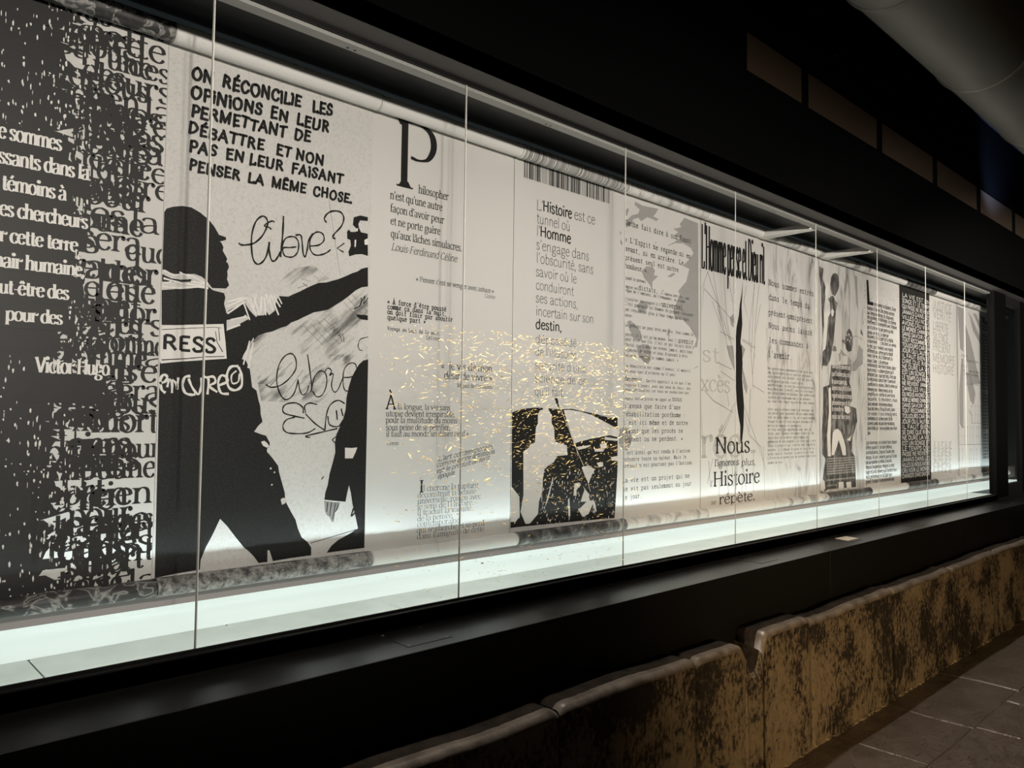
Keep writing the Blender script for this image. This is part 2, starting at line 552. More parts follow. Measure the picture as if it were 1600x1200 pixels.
# glass panes and the polished joints between them
G0 = 0.8542
PW = 0.95182
for k in range(-3, 8):
    y0 = G0 + PW * k
    y1 = min(y0 + PW, YC1)
    if y1 < YC0 or y0 >= YC1:
        continue
    y0 = max(y0, YC0)
    gp = MB().quad((-2.2, y0 + 0.004, 0.935), (-2.2, y1 - 0.004, 0.935), (-2.2, y1 - 0.004, 2.862), (-2.2, y0 + 0.004, 2.862)).build('glass_pane', M['glass'], case)
    if k < 7:
        MB().box(-2.2006, -2.1985, y1 - 0.0036, y1 - 0.0003, 0.938, 2.848).build('pane_edge', M['glass_edge_dark'], gp)
        MB().box(-2.2006, -2.1985, y1 + 0.0003, y1 + 0.0026, 0.938, 2.848).build('pane_edge', M['glass_edge'], gp)
# case floor: opal light panel at the back, frosted tiles at the front
mb = MB()
NY = 60
prof = [(-2.402, 0.936), (-2.44, 0.9345), (-2.50, 0.929), (-2.60, 0.921), (-2.72, 0.917), (-2.95, 0.915)]
random.seed(3)
for i in range(NY + 1):
    y = YC0 + (10.96 - YC0) * i / NY
    for j, (x, z) in enumerate(prof):
        mb.v.append((x + (random.uniform(-0.004, 0.004) if j == 0 else 0), y, z))
n = len(prof)
for i in range(NY):
    for j in range(n - 1):
        a = i * n + j
        mb.f.append((a, a + 1, a + n + 1, a + n))
mb.build('light_panel', M['opal'], case, smooth=True)
MB().box(-2.41, -2.165, YC0, YC1, 0.90, 0.9305).build('tile_bed', M['grout'], case)
MB().box(-2.96, -2.165, YC0, 10.96, 0.86, 0.90).build('case_base', M['black_metal'], case)
k = -5
while 0.49 + 0.5375 * k < YC1:
    y0 = 0.49 + 0.5375 * k + 0.004
    y1 = y0 + 0.5295
    k += 1
    if y0 < YC0 or y1 > YC1 + 0.3:
        continue
    y1 = min(y1, YC1 - 0.005)
    xm = -2.3 + random.uniform(-0.012, 0.012)
    t = bevel(MB().box(-2.403, -2.204, y0, y1, 0.928, 0.937 + random.uniform(-0.0005, 0.0005)).build('floor_tile', M['tile'], case), 0.0015, 1)
# fascia in front of the tubes, behind the foot of the banners
MB().box(-2.690, -2.678, YC0, 10.96, 0.957, 1.090).build('fascia_board', M['fascia'], case)
# lower frame of the glass
MB().prism_y([(-2.205, 0.935), (-2.165, 0.935), (-2.165, 0.884), (-2.205, 0.884)], YC0, YC1).build('sill_rail', M['black_metal'], case)
MB().box(-2.195, -2.188, YC0, YC1, 0.935, 0.942).build('glazing_bead', M['black_metal'], case)

# post closing the case at its far end
post = empty('corner_post', (-2.3, 8.42, 0.9))
tag(post, 'dark grey upright post closing the far right end of the long display case', 'post')
bevel(MB().box(-2.235, -2.17, 8.275, 8.66, 0.88, 2.90).build('post_body', M['header'], post), 0.01)
tb = MB()
for i in range(17):
    a = 2 * math.pi * i / 16
for zz in (0.93, 2.85):
    for i in range(16):
        a = 2 * math.pi * i / 16
        tb.v.append((-2.188 + 0.018 * math.cos(a), 8.315 + 0.022 * math.sin(a), zz))
for i in range(16):
    j = (i + 1) % 16
    tb.f.append((i, j, 16 + j, 16 + i))
tb.f.append(tuple(range(16, 32)))
tb.build('round_upright', M['grey_post'], post, smooth=True)

# second, recessed window beyond the post
c2 = empty('end_window', (-2.2, 8.9, 0.9))
tag(c2, 'narrow smaller window beyond the dark post at the far right', 'window')
MB().box(-2.23, -2.18, 8.66, 9.19, 0.88, 1.014).build('frame', M['black_metal'], c2)
MB().box(-2.23, -2.18, 8.66, 9.19, 2.775, 2.90).build('frame', M['black_metal'], c2)
MB().box(-2.23, -2.18, 8.66, 8.672, 1.014, 2.775).build('frame', M['grey_post'], c2)
MB().quad((-2.205, 8.66, 1.01), (-2.205, 9.19, 1.01), (-2.205, 9.19, 2.78), (-2.205, 8.66, 2.78)).build('glass_pane', M['glass'], c2)
MB().box(-2.23, -2.18, 9.19, 18.0, 0.88, 2.90).build('wall_end', M['header'])['kind'] = 'structure'

# ------------------------------------------------------------------ black ledge (plinth) with hatches
pl = empty('ledge_plinth', (-2.05, 3.0, 0.88))
tag(pl, 'black metal plinth with a flat ledge running under the glass behind the stone bench', 'ledge')
edges = [-4.0, -2.26, -0.09, 2.08, 4.25, 6.42, 8.59, 10.76, 12.93, 18.0]
for i in range(len(edges) - 1):
    bevel(MB().box(-2.168, -1.932, edges[i] + 0.0012, edges[i + 1] - 0.0012, 0.872, 0.880).build('ledge_plate', M['ledge'], pl), 0.001, 1)
    bevel(MB().box(-1.944, -1.930, edges[i] + 0.001, edges[i + 1] - 0.001, 0.0, 0.8795).build('front_panel', M['black_metal'], pl), 0.001, 1)
MB().box(-2.168, -1.945, -4.0, 18.0, 0.80, 0.870).build('inner_frame', M['mould'], pl)
for yh in (1.43, 3.595, 4.635, 5.69, 7.9):
    f = MB().box(-2.160, -1.985, yh, yh + 0.178, 0.8796, 0.8803).build('hatch_gap', M['mould'], pl)
    ht = MB().box(-2.157, -1.988, yh + 0.003, yh + 0.175, 0.8800, 0.8812).build('access_hatch', M['ledge'], pl)
    for dx, dy in ((-2.145, 0.014), (-2.0, 0.014), (-2.145, 0.164), (-2.0, 0.164)):
        tb = MB()
        for zz, rr in ((0.8811, 0.006), (0.8824, 0.0045)):
            for i in range(10):
                a = i * math.pi / 5
                tb.v.append((dx + rr * math.cos(a), yh + dy + rr * math.sin(a), zz))
        for i in range(10):
            tb.f.append((i, (i + 1) % 10, 10 + (i + 1) % 10, 10 + i))
        tb.f.append(tuple(range(10, 20)))
        tb.build('screw', M['screw'], ht)

cd = MB()
cd.v = [(-2.115, 4.724, 0.8828), (-2.106, 4.857, 0.8828), (-2.023, 4.842, 0.8828), (-2.022, 4.690, 0.8828),
        (-2.115, 4.724, 0.8843), (-2.106, 4.857, 0.8846), (-2.023, 4.842, 0.8843), (-2.022, 4.690, 0.8843)]
cd.f = [(0, 3, 2, 1), (4, 5, 6, 7), (0, 1, 5, 4), (1, 2, 6, 5), (2, 3, 7, 6), (3, 0, 4, 7)]
cd = [(v[0], v[1], v[2] - 0.0015) for v in cd.v], cd.f
card = link_mesh('paper_card', cd[0], [tuple(reversed(f)) for f in cd[1]], M['paper'], origin=(-2.07, 4.78, 0.8813))
tag(card, 'small cream paper card lying on a hatch of the black ledge', 'card')

# ------------------------------------------------------------------ stone bench
bench = empty('stone_bench', (-1.86, 4.0, 0.0))
tag(bench, 'low worn limestone bench wall of upright blocks under the black ledge, with a drain notch', 'bench')


def arc(cx, cz, r, a0, a1, n):
    return [(cx + r * math.cos(math.radians(a0 + (a1 - a0) * i / n)), cz + r * math.sin(math.radians(a0 + (a1 - a0) * i / n))) for i in range(n + 1)]


def stone_block(y0, y1, top, seed, cut0=None, cut1=None):
    """one upright block with a rounded, uneven nose; cut0/cut1 round its ends where the notch is"""
    rnd = random.Random(seed)
    n = max(8, int((y1 - y0) / 0.022))
    base = [(-1.925, 0.0), (-1.925, 0.0), (-1.925, 1.0)]
    v, f = [], []
    ph = rnd.uniform(0, 6)
    rows = []
    for i in range(n + 1):
        u = i / n
        y = y0 + 0.0015 + (y1 - y0 - 0.003) * u
        w = 0.006 * math.sin(3.1 * y + ph) + 0.003 * math.sin(11 * y + ph) + rnd.uniform(-0.0012, 0.0012)
        e = min(u if cut0 is None else 9, (1 - u) if cut1 is None else 9) * (y1 - y0)
        dr = 0.011 * max(0, 1 - e / 0.035) ** 2
        t = top + w - dr * 1.6
        for c, ce in ((cut0, y0), (cut1, y1)):
            if c is not None:
                d = abs(y - ce)
                if d < c:
                    q = 1 - d / c
                    t -= 0.155 * (1 - math.sqrt(max(0, 1 - q * q))) + 0.0
        xf = -1.78 + 0.4 * w - dr
        sec = [(-1.925, 0.0), (-1.925, t)] + [(-1.828, t + 0.001)] + arc(xf - 0.026, t - 0.025, 0.026, 88, 4, 6) + [(xf, t * 0.8), (xf + 0.002, t * 0.55), (xf + 0.004, t * 0.3), (xf + 0.005, 0.0)]
        rows.append([(x, y, z) for x, z in sec])
    m = len(rows[0])
    for r in rows:
        v += r
    mats = []
    for i in range(n):
        for j in range(m - 1):
            a = i * m + j
            f.append((a, a + 1, a + m + 1, a + m))
            mats.append(2 if j in (0, 1) else (1 if j < 9 else 0))  # back and top strip carry the ledge's shade as colour
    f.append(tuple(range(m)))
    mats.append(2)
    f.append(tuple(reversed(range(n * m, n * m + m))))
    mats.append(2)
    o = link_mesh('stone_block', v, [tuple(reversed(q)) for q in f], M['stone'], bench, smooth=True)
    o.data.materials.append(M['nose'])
    o.data.materials.append(M['stone_shaded'])
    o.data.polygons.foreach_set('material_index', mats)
    o.data.polygons[len(f) - 1].use_smooth = False
    o.data.polygons[len(f) - 2].use_smooth = False
    return o


cuts = [-1.1, -0.1, 0.92, 1.915, 2.72]
for i in range(len(cuts) - 1):
    stone_block(cuts[i], cuts[i + 1], 0.632, i)
stone_block(2.72, 3.105, 0.630, 11, None, 0.07)
mb = MB()
NN = 16
for i in range(NN + 1):
    u = i / NN
    y = 3.1030 + 0.132 * u
    t = 0.476 + 0.085 * abs(2 * u - 1) ** 3.2
    for x, z in ((-1.925, 0), (-1.925, t + 0.02), (-1.84, t + 0.010), (-1.80, t + 0.002), (-1.784, t - 0.014), (-1.780, t - 0.05), (-1.776, 0)):
        mb.v.append((x, y, z))
for i in range(NN):
    for j in range(6):
        a = i * 7 + j
        mb.f.append((a, a + 7, a + 8, a + 1))
nb = mb.build('notch_block', M['stone'], bench, smooth=True)
nb.data.materials.append(M['stone_shaded'])
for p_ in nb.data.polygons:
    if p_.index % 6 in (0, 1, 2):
        p_.material_index = 1  # shade inside the notch painted on
stone_block(3.233, 3.70, 0.634, 12, 0.045, None)
cc = [3.70, 4.735, 5.75, 6.78, 7.8, 8.83, 9.86, 10.9, 11.95, 13.0, 14.0, 15.0]
for i in range(len(cc) - 1):
    stone_block(cc[i], cc[i + 1], 0.622, 20 + i)
# ragged mortar skirting at the foot
random.seed(8)
mb = MB()
y = -1.0
while y < 15:
    L = random.uniform(0.03, 0.14)
    d = random.uniform(0.006, 0.030)
    hgt = random.uniform(0.006, 0.016)
    n = len(mb.v)
    mb.v += [(-1.80, y, -0.02), (-1.776 + d, y + L * 0.2, -0.02), (-1.776 + d * 0.7, y + L * 0.8, -0.02), (-1.80, y + L, -0.02),
             (-1.80, y, hgt), (-1.776 + d * 0.4, y + L * 0.3, hgt * 0.6), (-1.776 + d * 0.3, y + L * 0.7, hgt * 0.7), (-1.80, y + L, hgt)]
    mb.f += [tuple(n + i for i in q) for q in ((4, 5, 6, 7), (0, 1, 5, 4), (1, 2, 6, 5), (2, 3, 7, 6))]
    y += L * 0.85
mb.build('mortar_fillet', M['stone'], bench)['kind'] = 'stuff'

# ------------------------------------------------------------------ flagstones (pieces of the floor)
random.seed(21)


def flag(pts_, z):
    n = len(pts_)
    v, f = [], []
    cx = sum(p[0] for p in pts_) / n
    cy = sum(p[1] for p in pts_) / n
    for zz, sh in ((-0.03, 0.0), (z - 0.005, 0.0), (z, 0.008)):
        for x, yv in pts_:
            L = math.hypot(x - cx, yv - cy)
            v.append((x - (x - cx) / L * sh, yv - (yv - cy) / L * sh, zz))
    for k in range(2):
        for i in range(n):
            j = (i + 1) % n
            f.append((k * n + i, k * n + j, (k + 1) * n + j, (k + 1) * n + i))
    f.append(tuple(2 * n + i for i in range(n)))
    return link_mesh('flagstone', v, f, M['flag'], fl)


xc = [-1.775, -1.33, -0.85, -0.30, 0.25, 0.8]
for c in range(len(xc) - 1):
    y = -0.2 + random.uniform(0, 0.5) if c != 1 else 0.03
    if c == 0:
        seq = [0.4, 1.2, 2.1, 3.05, 3.95, 4.60, 5.45, 6.3, 7.2, 8.0, 8.9, 9.8, 10.8, 11.8, 12.9]
    elif c == 1:
        seq = [0.6, 1.5, 2.3, 3.1, 3.85, 4.64, 5.18, 6.05, 6.9, 7.8, 8.6, 9.6, 10.5, 11.6, 12.8]
    else:
        seq = [0.1 + random.uniform(0, .4)]
        while seq[-1] < 12.5:
            seq.append(seq[-1] + random.uniform(0.5, 1.05))
    for a, b in zip(seq[:-1], seq[1:]):
        g = 0.0022
        j = lambda: random.uniform(-0.020, 0.020)
        x0, x1 = xc[c] + g, xc[c + 1] - g
        flag([(x0 + j() * .4, a + g + j()), ((x0 + x1) / 2, a + g + j()), (x1 + j() * .4, a + g + j()), (x1 + j() * .3, (a + b) / 2), (x1 + j() * .4, b - g + j() * .5), ((x0 + x1) / 2, b - g + j() * .5), (x0 + j() * .4, b - g + j() * .5), (x0 + j() * .3, (a + b) / 2)], random.uniform(-0.004, 0.002))

# ------------------------------------------------------------------ ventilation duct
DX, DZ, DR = -0.9 - 0.347, 3.645, 0.25
duct = empty('ventilation_duct', (DX, 4.0, DZ))
tag(duct, 'large round galvanised ventilation duct under the dark ceiling', 'duct')
ys = 3.423 - 1.192 * 4
for k in range(13):
    y0, y1 = ys + 1.192 * k, ys + 1.192 * (k + 1)
    d = tube_y(DX, DZ, DR, y0 + 0.012, y1 - 0.012, 48).build('duct_section', M['duct'], duct, smooth=True)
    tube_y(DX, DZ, DR, y0 - 0.014, y0 + 0.014, 48, ((y0 - 0.011, 0.008), (y0 - 0.004, 0.009), (y0 - 0.002, 0.004), (y0 + 0.002, 0.004), (y0 + 0.004, 0.009), (y0 + 0.011, 0.008))).build('seam_ring', M['duct'], duct, smooth=True)
for k in (0, 4, 8):
    MB().box(DX - 0.004, DX + 0.004, ys + 1.192 * k + 0.5, ys + 1.192 * k + 0.53, DZ + DR - 0.01, ZC + 0.2).build('hanger', M['black_metal'], duct)

# small dark sensor box on the wall above the panels
sb = empty('sensor_box', (-1.98, 4.27, 3.69))
tag(sb, 'small dark sensor box with two tiny glints on the wall above the brown panels', 'sensor')
bevel(MB().box(-1.98, -1.90, 4.19, 4.35, 3.62, 3.74).build('housing', M['header'], sb), 0.012, 2)
for dy in (-0.012, 0.012):
    bevel(MB().box(-1.90, -1.894, 4.265 + dy, 4.277 + dy, 3.682 + dy * .5, 3.692 + dy * .5).build('lens', M['screw'], sb), 0.002, 2)

# ------------------------------------------------------------------ stroke typeface
# unit: x-height = 1.  Each glyph: advance | strokes.  S smooth, L straight, O dot, F serif (x y side)
GL = {}
GS = """
a .98|L .74 .66 .74 .16 .82 .02 .96 .04|S .12 .78 .24 .95 .46 1 .66 .93 .74 .66|S .74 .58 .5 .53 .22 .42 .1 .22 .2 .04 .42 0 .62 .1 .74 .26
b 1.05|L .22 1.5 .22 .04|S .22 .72 .38 .95 .6 1 .84 .84 .93 .5 .84 .16 .6 0 .38 .04 .22 .22|F .22 1.5 -1
c .9|S .80 .78 .68 .96 .48 1 .24 .86 .12 .5 .24 .14 .5 0 .7 .06 .82 .24
d 1.05|L .82 1.5 .82 0|S .82 .74 .64 .97 .42 1 .2 .84 .1 .5 .2 .16 .42 0 .64 .05 .82 .24|F .82 1.5 -1|F .86 0 1
e .94|S .12 .56 .84 .6|S .84 .6 .78 .86 .6 .99 .46 1 .24 .86 .12 .5 .24 .14 .5 0 .7 .06 .84 .24
f .66|S .72 1.4 .62 1.52 .44 1.47 .34 1.25 .33 .95|L .33 1 .33 0|L .06 .97 .62 .97|F .33 0 0
g 1.0|S .80 .5 .72 .9 .5 1 .28 .9 .2 .62 .28 .34 .5 .25 .72 .34 .8 .62|S .3 .3 .16 .16 .3 .02 .62 -.03 .86 -.14 .84 -.36 .55 -.48 .22 -.42 .12 -.25 .26 -.08|L .74 .9 .96 .98
h 1.1|L .22 1.5 .22 0|S .22 .7 .4 .94 .6 1 .8 .88 .86 .6|L .86 .66 .86 0|F .22 1.5 -1|F .22 0 0|F .86 0 0
i .5|L .26 1 .26 0|O .26 1.36|F .26 1 -1|F .26 0 0
j .5|L .28 1 .28 -.2|S .28 -.2 .22 -.42 .02 -.46|O .28 1.36|F .28 1 -1
k 1.0|L .22 1.5 .22 0|L .82 .98 .24 .42|L .4 .56 .9 0|F .22 1.5 -1|F .22 0 0|F .84 .98 0|F .88 0 0
l .5|L .26 1.5 .26 0|F .26 1.5 -1|F .26 0 0
m 1.65|L .22 1 .22 0|S .22 .7 .38 .94 .56 1 .76 .88 .82 .6|L .82 .66 .82 0|S .82 .7 .98 .94 1.16 1 1.36 .88 1.42 .6|L 1.42 .66 1.42 0|F .22 1 -1|F .22 0 0|F .82 0 0|F 1.42 0 0
n 1.1|L .22 1 .22 0|S .22 .7 .4 .94 .6 1 .8 .88 .86 .6|L .86 .66 .86 0|F .22 1 -1|F .22 0 0|F .86 0 0
o 1.04|S .52 1 .24 .86 .11 .5 .24 .14 .52 0 .8 .14 .93 .5 .8 .86 .52 1
p 1.05|L .22 1 .22 -.46|S .22 .72 .38 .95 .6 1 .84 .84 .93 .5 .84 .16 .6 0 .38 .05 .22 .24|F .22 1 -1|F .22 -.46 0
q 1.05|L .82 .98 .82 -.46|S .82 .74 .64 .97 .42 1 .2 .84 .1 .5 .2 .16 .42 0 .64 .05 .82 .24|F .82 -.46 0
r .76|L .22 1 .22 0|S .22 .66 .36 .92 .56 1 .7 .94|O .66 .88|F .22 1 -1|F .22 0 0
s .8|S .66 .8 .54 .97 .36 1 .18 .9 .16 .72 .3 .58 .52 .46 .68 .28 .6 .07 .4 0 .22 .05 .12 .24
t .66|L .32 1.32 .32 .25|S .32 .25 .36 .05 .5 0 .66 .1|L .08 .97 .62 .97
u 1.1|L .22 .98 .22 .35|S .22 .4 .28 .1 .48 0 .68 .06 .84 .3|L .84 .98 .84 0|F .22 .98 -1|F .84 .98 -1|F .88 0 1
v 1.0|L .12 .98 .5 .02|L .88 .98 .5 .02|F .14 .98 0|F .86 .98 0
w 1.45|L .12 .98 .42 .02|L .72 .94 .42 .02|L .72 .94 1.02 .02|L 1.32 .98 1.02 .02|F .14 .98 0|F 1.3 .98 0
x 1.0|L .14 .98 .84 .02|L .84 .98 .14 .02|F .16 .98 0|F .82 .98 0|F .16 .01 0|F .84 .01 0
y 1.0|L .12 .98 .52 .04|S .88 .98 .5 .0 .36 -.34 .16 -.44|F .14 .98 0|F .86 .98 0
z .86|L .14 .96 .76 .96|L .74 .94 .14 .05|L .12 .03 .76 .03
A 1.35|L .12 0 .66 1.42|L .62 1.42 1.2 0|L .34 .5 .96 .5|F .14 0 0|F 1.18 0 0
B 1.2|L .24 1.42 .24 0|S .24 1.4 .7 1.38 .92 1.2 .86 .88 .6 .76 .24 .76|S .5 .76 .86 .7 1.04 .42 .9 .08 .6 0 .24 .02|F .2 1.42 -1|F .2 0 -1
C 1.25|S 1.1 1.1 .92 1.36 .66 1.42 .34 1.24 .14 .72 .34 .18 .68 0 .94 .06 1.12 .32
D 1.35|L .24 1.42 .24 0|S .24 1.4 .7 1.38 1.06 1.12 1.18 .72 1.06 .26 .7 .02 .24 .02|F .2 1.42 -1|F .2 0 -1
E 1.1|L .24 1.42 .24 0|L .24 1.39 .94 1.39|L .24 .75 .8 .75|L .24 .03 .98 .03|F .2 1.42 -1|F .2 0 -1
F 1.05|L .24 1.42 .24 0|L .24 1.39 .94 1.39|L .24 .74 .8 .74|F .2 1.42 -1|F .24 0 0
G 1.35|S 1.12 1.12 .94 1.36 .66 1.42 .34 1.24 .14 .72 .34 .18 .68 0 .96 .05 1.14 .2|L 1.14 .62 1.14 .05|L .8 .64 1.2 .64
H 1.4|L .24 1.42 .24 0|L 1.14 1.42 1.14 0|L .24 .74 1.14 .74|F .24 1.42 0|F .24 0 0|F 1.14 1.42 0|F 1.14 0 0
I .58|L .29 1.42 .29 0|F .29 1.42 0|F .29 0 0
J .75|L .5 1.42 .5 .2|S .5 .25 .42 .04 .22 0 .1 .12|F .5 1.42 0
K 1.25|L .24 1.42 .24 0|L 1.04 1.4 .26 .62|L .48 .82 1.12 0|F .24 1.42 0|F .24 0 0|F 1.1 0 0
L 1.05|L .24 1.42 .24 0|L .24 .03 .96 .03|L .96 .03 .96 .25|F .24 1.42 0|F .2 0 -1
M 1.6|L .22 1.42 .22 0|L .24 1.42 .8 .1|L 1.36 1.42 .8 .1|L 1.38 1.42 1.38 0|F .2 1.42 -1|F .22 0 0|F 1.4 1.42 1|F 1.38 0 0
N 1.4|L .22 1.42 .22 0|L .22 1.42 1.16 .02|L 1.16 1.42 1.16 0|F .2 1.42 -1|F .22 0 0|F 1.16 1.42 0
O 1.4|S .7 1.42 .34 1.26 .14 .71 .34 .16 .7 0 1.06 .16 1.26 .71 1.06 1.26 .7 1.42
P 1.1|L .26 1.42 .26 0|S .26 1.38 .66 1.4 .94 1.26 1.0 .98 .86 .72 .62 .64 .42 .66|F .22 1.42 -1|F .28 0 0
Q 1.4|S .7 1.42 .34 1.26 .14 .71 .34 .16 .7 0 1.06 .16 1.26 .71 1.06 1.26 .7 1.42|L .7 .1 1.2 -.3
R 1.25|L .24 1.42 .24 0|S .24 1.4 .7 1.38 .94 1.08 .76 .76 .24 .72|L .6 .74 1.1 0|F .2 1.42 -1|F .24 0 0|F 1.1 0 1
S 1.0|S .86 1.14 .7 1.38 .46 1.42 .24 1.28 .2 1.02 .4 .82 .68 .64 .88 .38 .76 .08 .48 0 .26 .06 .12 .32
T 1.15|L .58 1.42 .58 0|L .1 1.39 1.06 1.39|F .58 0 0
U 1.35|L .22 1.42 .22 .5|S .22 .5 .3 .1 .66 0 1.0 .1 1.12 .5|L 1.12 1.42 1.12 .45|F .22 1.42 0|F 1.12 1.42 0
V 1.3|L .12 1.42 .66 .02|L 1.18 1.42 .66 .02|F .14 1.42 0|F 1.16 1.42 0
W 1.8|L .12 1.42 .5 .02|L .9 1.4 .5 .02|L .9 1.4 1.3 .02|L 1.68 1.42 1.3 .02
X 1.25|L .14 1.42 1.1 0|L 1.08 1.42 .14 0
Y 1.2|L .12 1.42 .6 .66|L 1.08 1.42 .6 .66|L .6 .7 .6 0|F .6 0 0
Z 1.1|L .14 1.38 .98 1.38|L .96 1.36 .14 .05|L .12 .03 1.0 .03
. .42|O .2 .06
, .42|O .2 .06|L .22 .06 .1 -.24
: .45|O .2 .1|O .2 .8
; .45|O .2 .8|O .2 .06|L .22 .06 .1 -.24
' .38|L .22 1.5 .16 1.12
- .6|L .1 .5 .5 .5
? .9|S .12 1.14 .3 1.4 .6 1.36 .7 1.06 .5 .74 .44 .4|O .44 .06
« .9|L .44 .82 .12 .5|L .12 .5 .44 .18|L .78 .82 .46 .5|L .46 .5 .78 .18
» .9|L .12 .82 .44 .5|L .44 .5 .12 .18|L .46 .82 .78 .5|L .78 .5 .46 .18
œ 1.6|S .5 1 .24 .86 .11 .5 .24 .14 .5 0 .74 .14 .86 .5 .74 .86 .5 1|S .86 .56 1.48 .58|S 1.48 .6 1.42 .86 1.26 1 1.1 1 .92 .86 .86 .5 .94 .14 1.14 0 1.34 .06 1.48 .24
"""
for ln in GS.strip().split('\n'):
    hd, *rest = ln.split('|')
    ch, adv = hd.split(' ')
    st = []
    for r in rest:
        q = r.split(' ')
        nums = [float(x) for x in q[1:]]
        if q[0] == 'F':
            st.append(('F', nums))
        else:
            st.append((q[0], [(nums[i], nums[i + 1]) for i in range(0, len(nums), 2)]))
    GL[ch] = (float(adv), st)
ACC = {'é': ('e', 'g'), 'è': ('e', 'b'), 'ê': ('e', 'c'), 'à': ('a', 'b'), 'â': ('a', 'c'), 'ç': ('c', 'd'), 'ù': ('u', 'b'), 'î': ('i', 'c'),
       'É': ('E', 'g'), 'È': ('E', 'b'), 'Ê': ('E', 'c'), 'À': ('A', 'b')}
for k_, (b_, kd) in ACC.items():
    adv, st = GL[b_]
    cx = adv / 2 - 0.02
    top = 1.18 if b_.islower() else 1.56
    ex = {'g': ('L', [(cx + 0.2, top + 0.3), (cx - 0.06, top)]), 'b': ('L', [(cx - 0.22, top + 0.3), (cx + 0.04, top)]),
          'c': ('L', [(cx - 0.24, top), (cx, top + 0.26), (cx + 0.24, top)]), 'd': ('S', [(cx, 0), (cx + 0.1, -0.16), (cx + 0.02, -0.32), (cx - 0.14, -0.3)])}[kd]
    GL[k_] = (adv, [s_ for s_ in st if s_[0] != 'O'] + [ex])

# style: thick, thin, serif half width, serif thickness, slant, mono, round joints, nib angle, layer key, tracking
STY = {
    'lat': (0.30, 0.12, 0.06, 0.07, 0, 0, 0, 5, 'w', 0.92),
    'gar': (0.18, 0.080, 0.17, 0.055, 0, 0, 0, 12, 'k', 1.0),
    'gard': (0.16, 0.02, 0.15, 0.045, 0, 0, 0, 12, 'kt', 1.0),
    'garP': (0.165, 0.045, 0.15, 0.035, 0, 0, 0, 8, 'k', 1.0),
    'garb': (0.26, 0.09, 0.19, 0.07, 0, 0, 0, 10, 'k', 1.0),
    'gbi': (0.24, 0.09, 0.12, 0.06, 0.2, 0, 0, 10, 'k', 1.0),
    'gi': (0.14, 0.070, 0.08, 0.05, 0.22, 0, 0, 12, 'k', 0.95),
    'tw': (0.20, 0.17, 0.23, 0.14, 0, 1, 0, 0, 'k', 1.0),
    'twx': (0.21, 0.18, 0.22, 0.14, 0, 1, 0, 0, 'kt', 1.0),
    'twb': (0.26, 0.21, 0.24, 0.18, 0, 1, 0, 0, 'k', 1.0),
    'hl': (0.088, 0.075, 0, 0, 0, 0, 0, 0, 'k', 1.0),
    'hb': (0.22, 0.17, 0, 0, 0, 0, 0, 0, 'k', 1.0),
    'hbx': (0.27, 0.19, 0, 0, 0, 0, 0, 0, 'k', 1.0),
    'hbb': (0.34, 0.28, 0, 0, 0, 0, 0, 0, 'k', 1.0),
    'cb': (0.115, 0.04, 0, 0, 0, 0, 0, 0, 'k', 1.0),
    'cbw': (0.20, 0.12, 0, 0, 0, 0, 0, 0, 'w', 1.0),
    'mk': (0.42, 0.32, 0, 0, 0.0, 0, 1, 30, 'k', 1.12),
    'sc': (0.21, 0.13, 0, 0, 0.35, 0, 1, 30, 'k', 0.98),
    'blk': (0.27, 0.21, 0, 0, 0, 0, 0, 0, 'w', 1.0),
    'pale': (0.40, 0.30, 0, 0, 0, 0, 0, 0, 'gh', 1.0),
    'ghost': (0.30, 0.10, 0.16, 0.06, 0, 0, 0, 10, 'gh', 1.0),
    'cld': (0.24, 0.085, 0.18, 0.06, 0, 0, 0, 10, 'k', 1.0),
}


def catmull(p, sub):
    if len(p) < 3:
        return list(p)
    out = []
    closed = p[0] == p[-1]
    for i in range(len(p) - 1):
        p0 = p[i - 1] if i > 0 else (p[-2] if closed else (2 * p[0][0] - p[1][0], 2 * p[0][1] - p[1][1]))
        p1, p2 = p[i], p[i + 1]
        p3 = p[i + 2] if i + 2 < len(p) else (p[1] if closed else (2 * p[-1][0] - p[-2][0], 2 * p[-1][1] - p[-2][1]))
        for k in range(sub):
            t = k / sub
            a = []
            for c in (0, 1):
                a.append(0.5 * (2 * p1[c] + (p2[c] - p0[c]) * t + (2 * p0[c] - 5 * p1[c] + 4 * p2[c] - p3[c]) * t * t + (3 * p1[c] - p0[c] - 3 * p2[c] + p3[c]) * t ** 3))
            out.append(tuple(a))
    out.append(tuple(p[-1]))
    return out


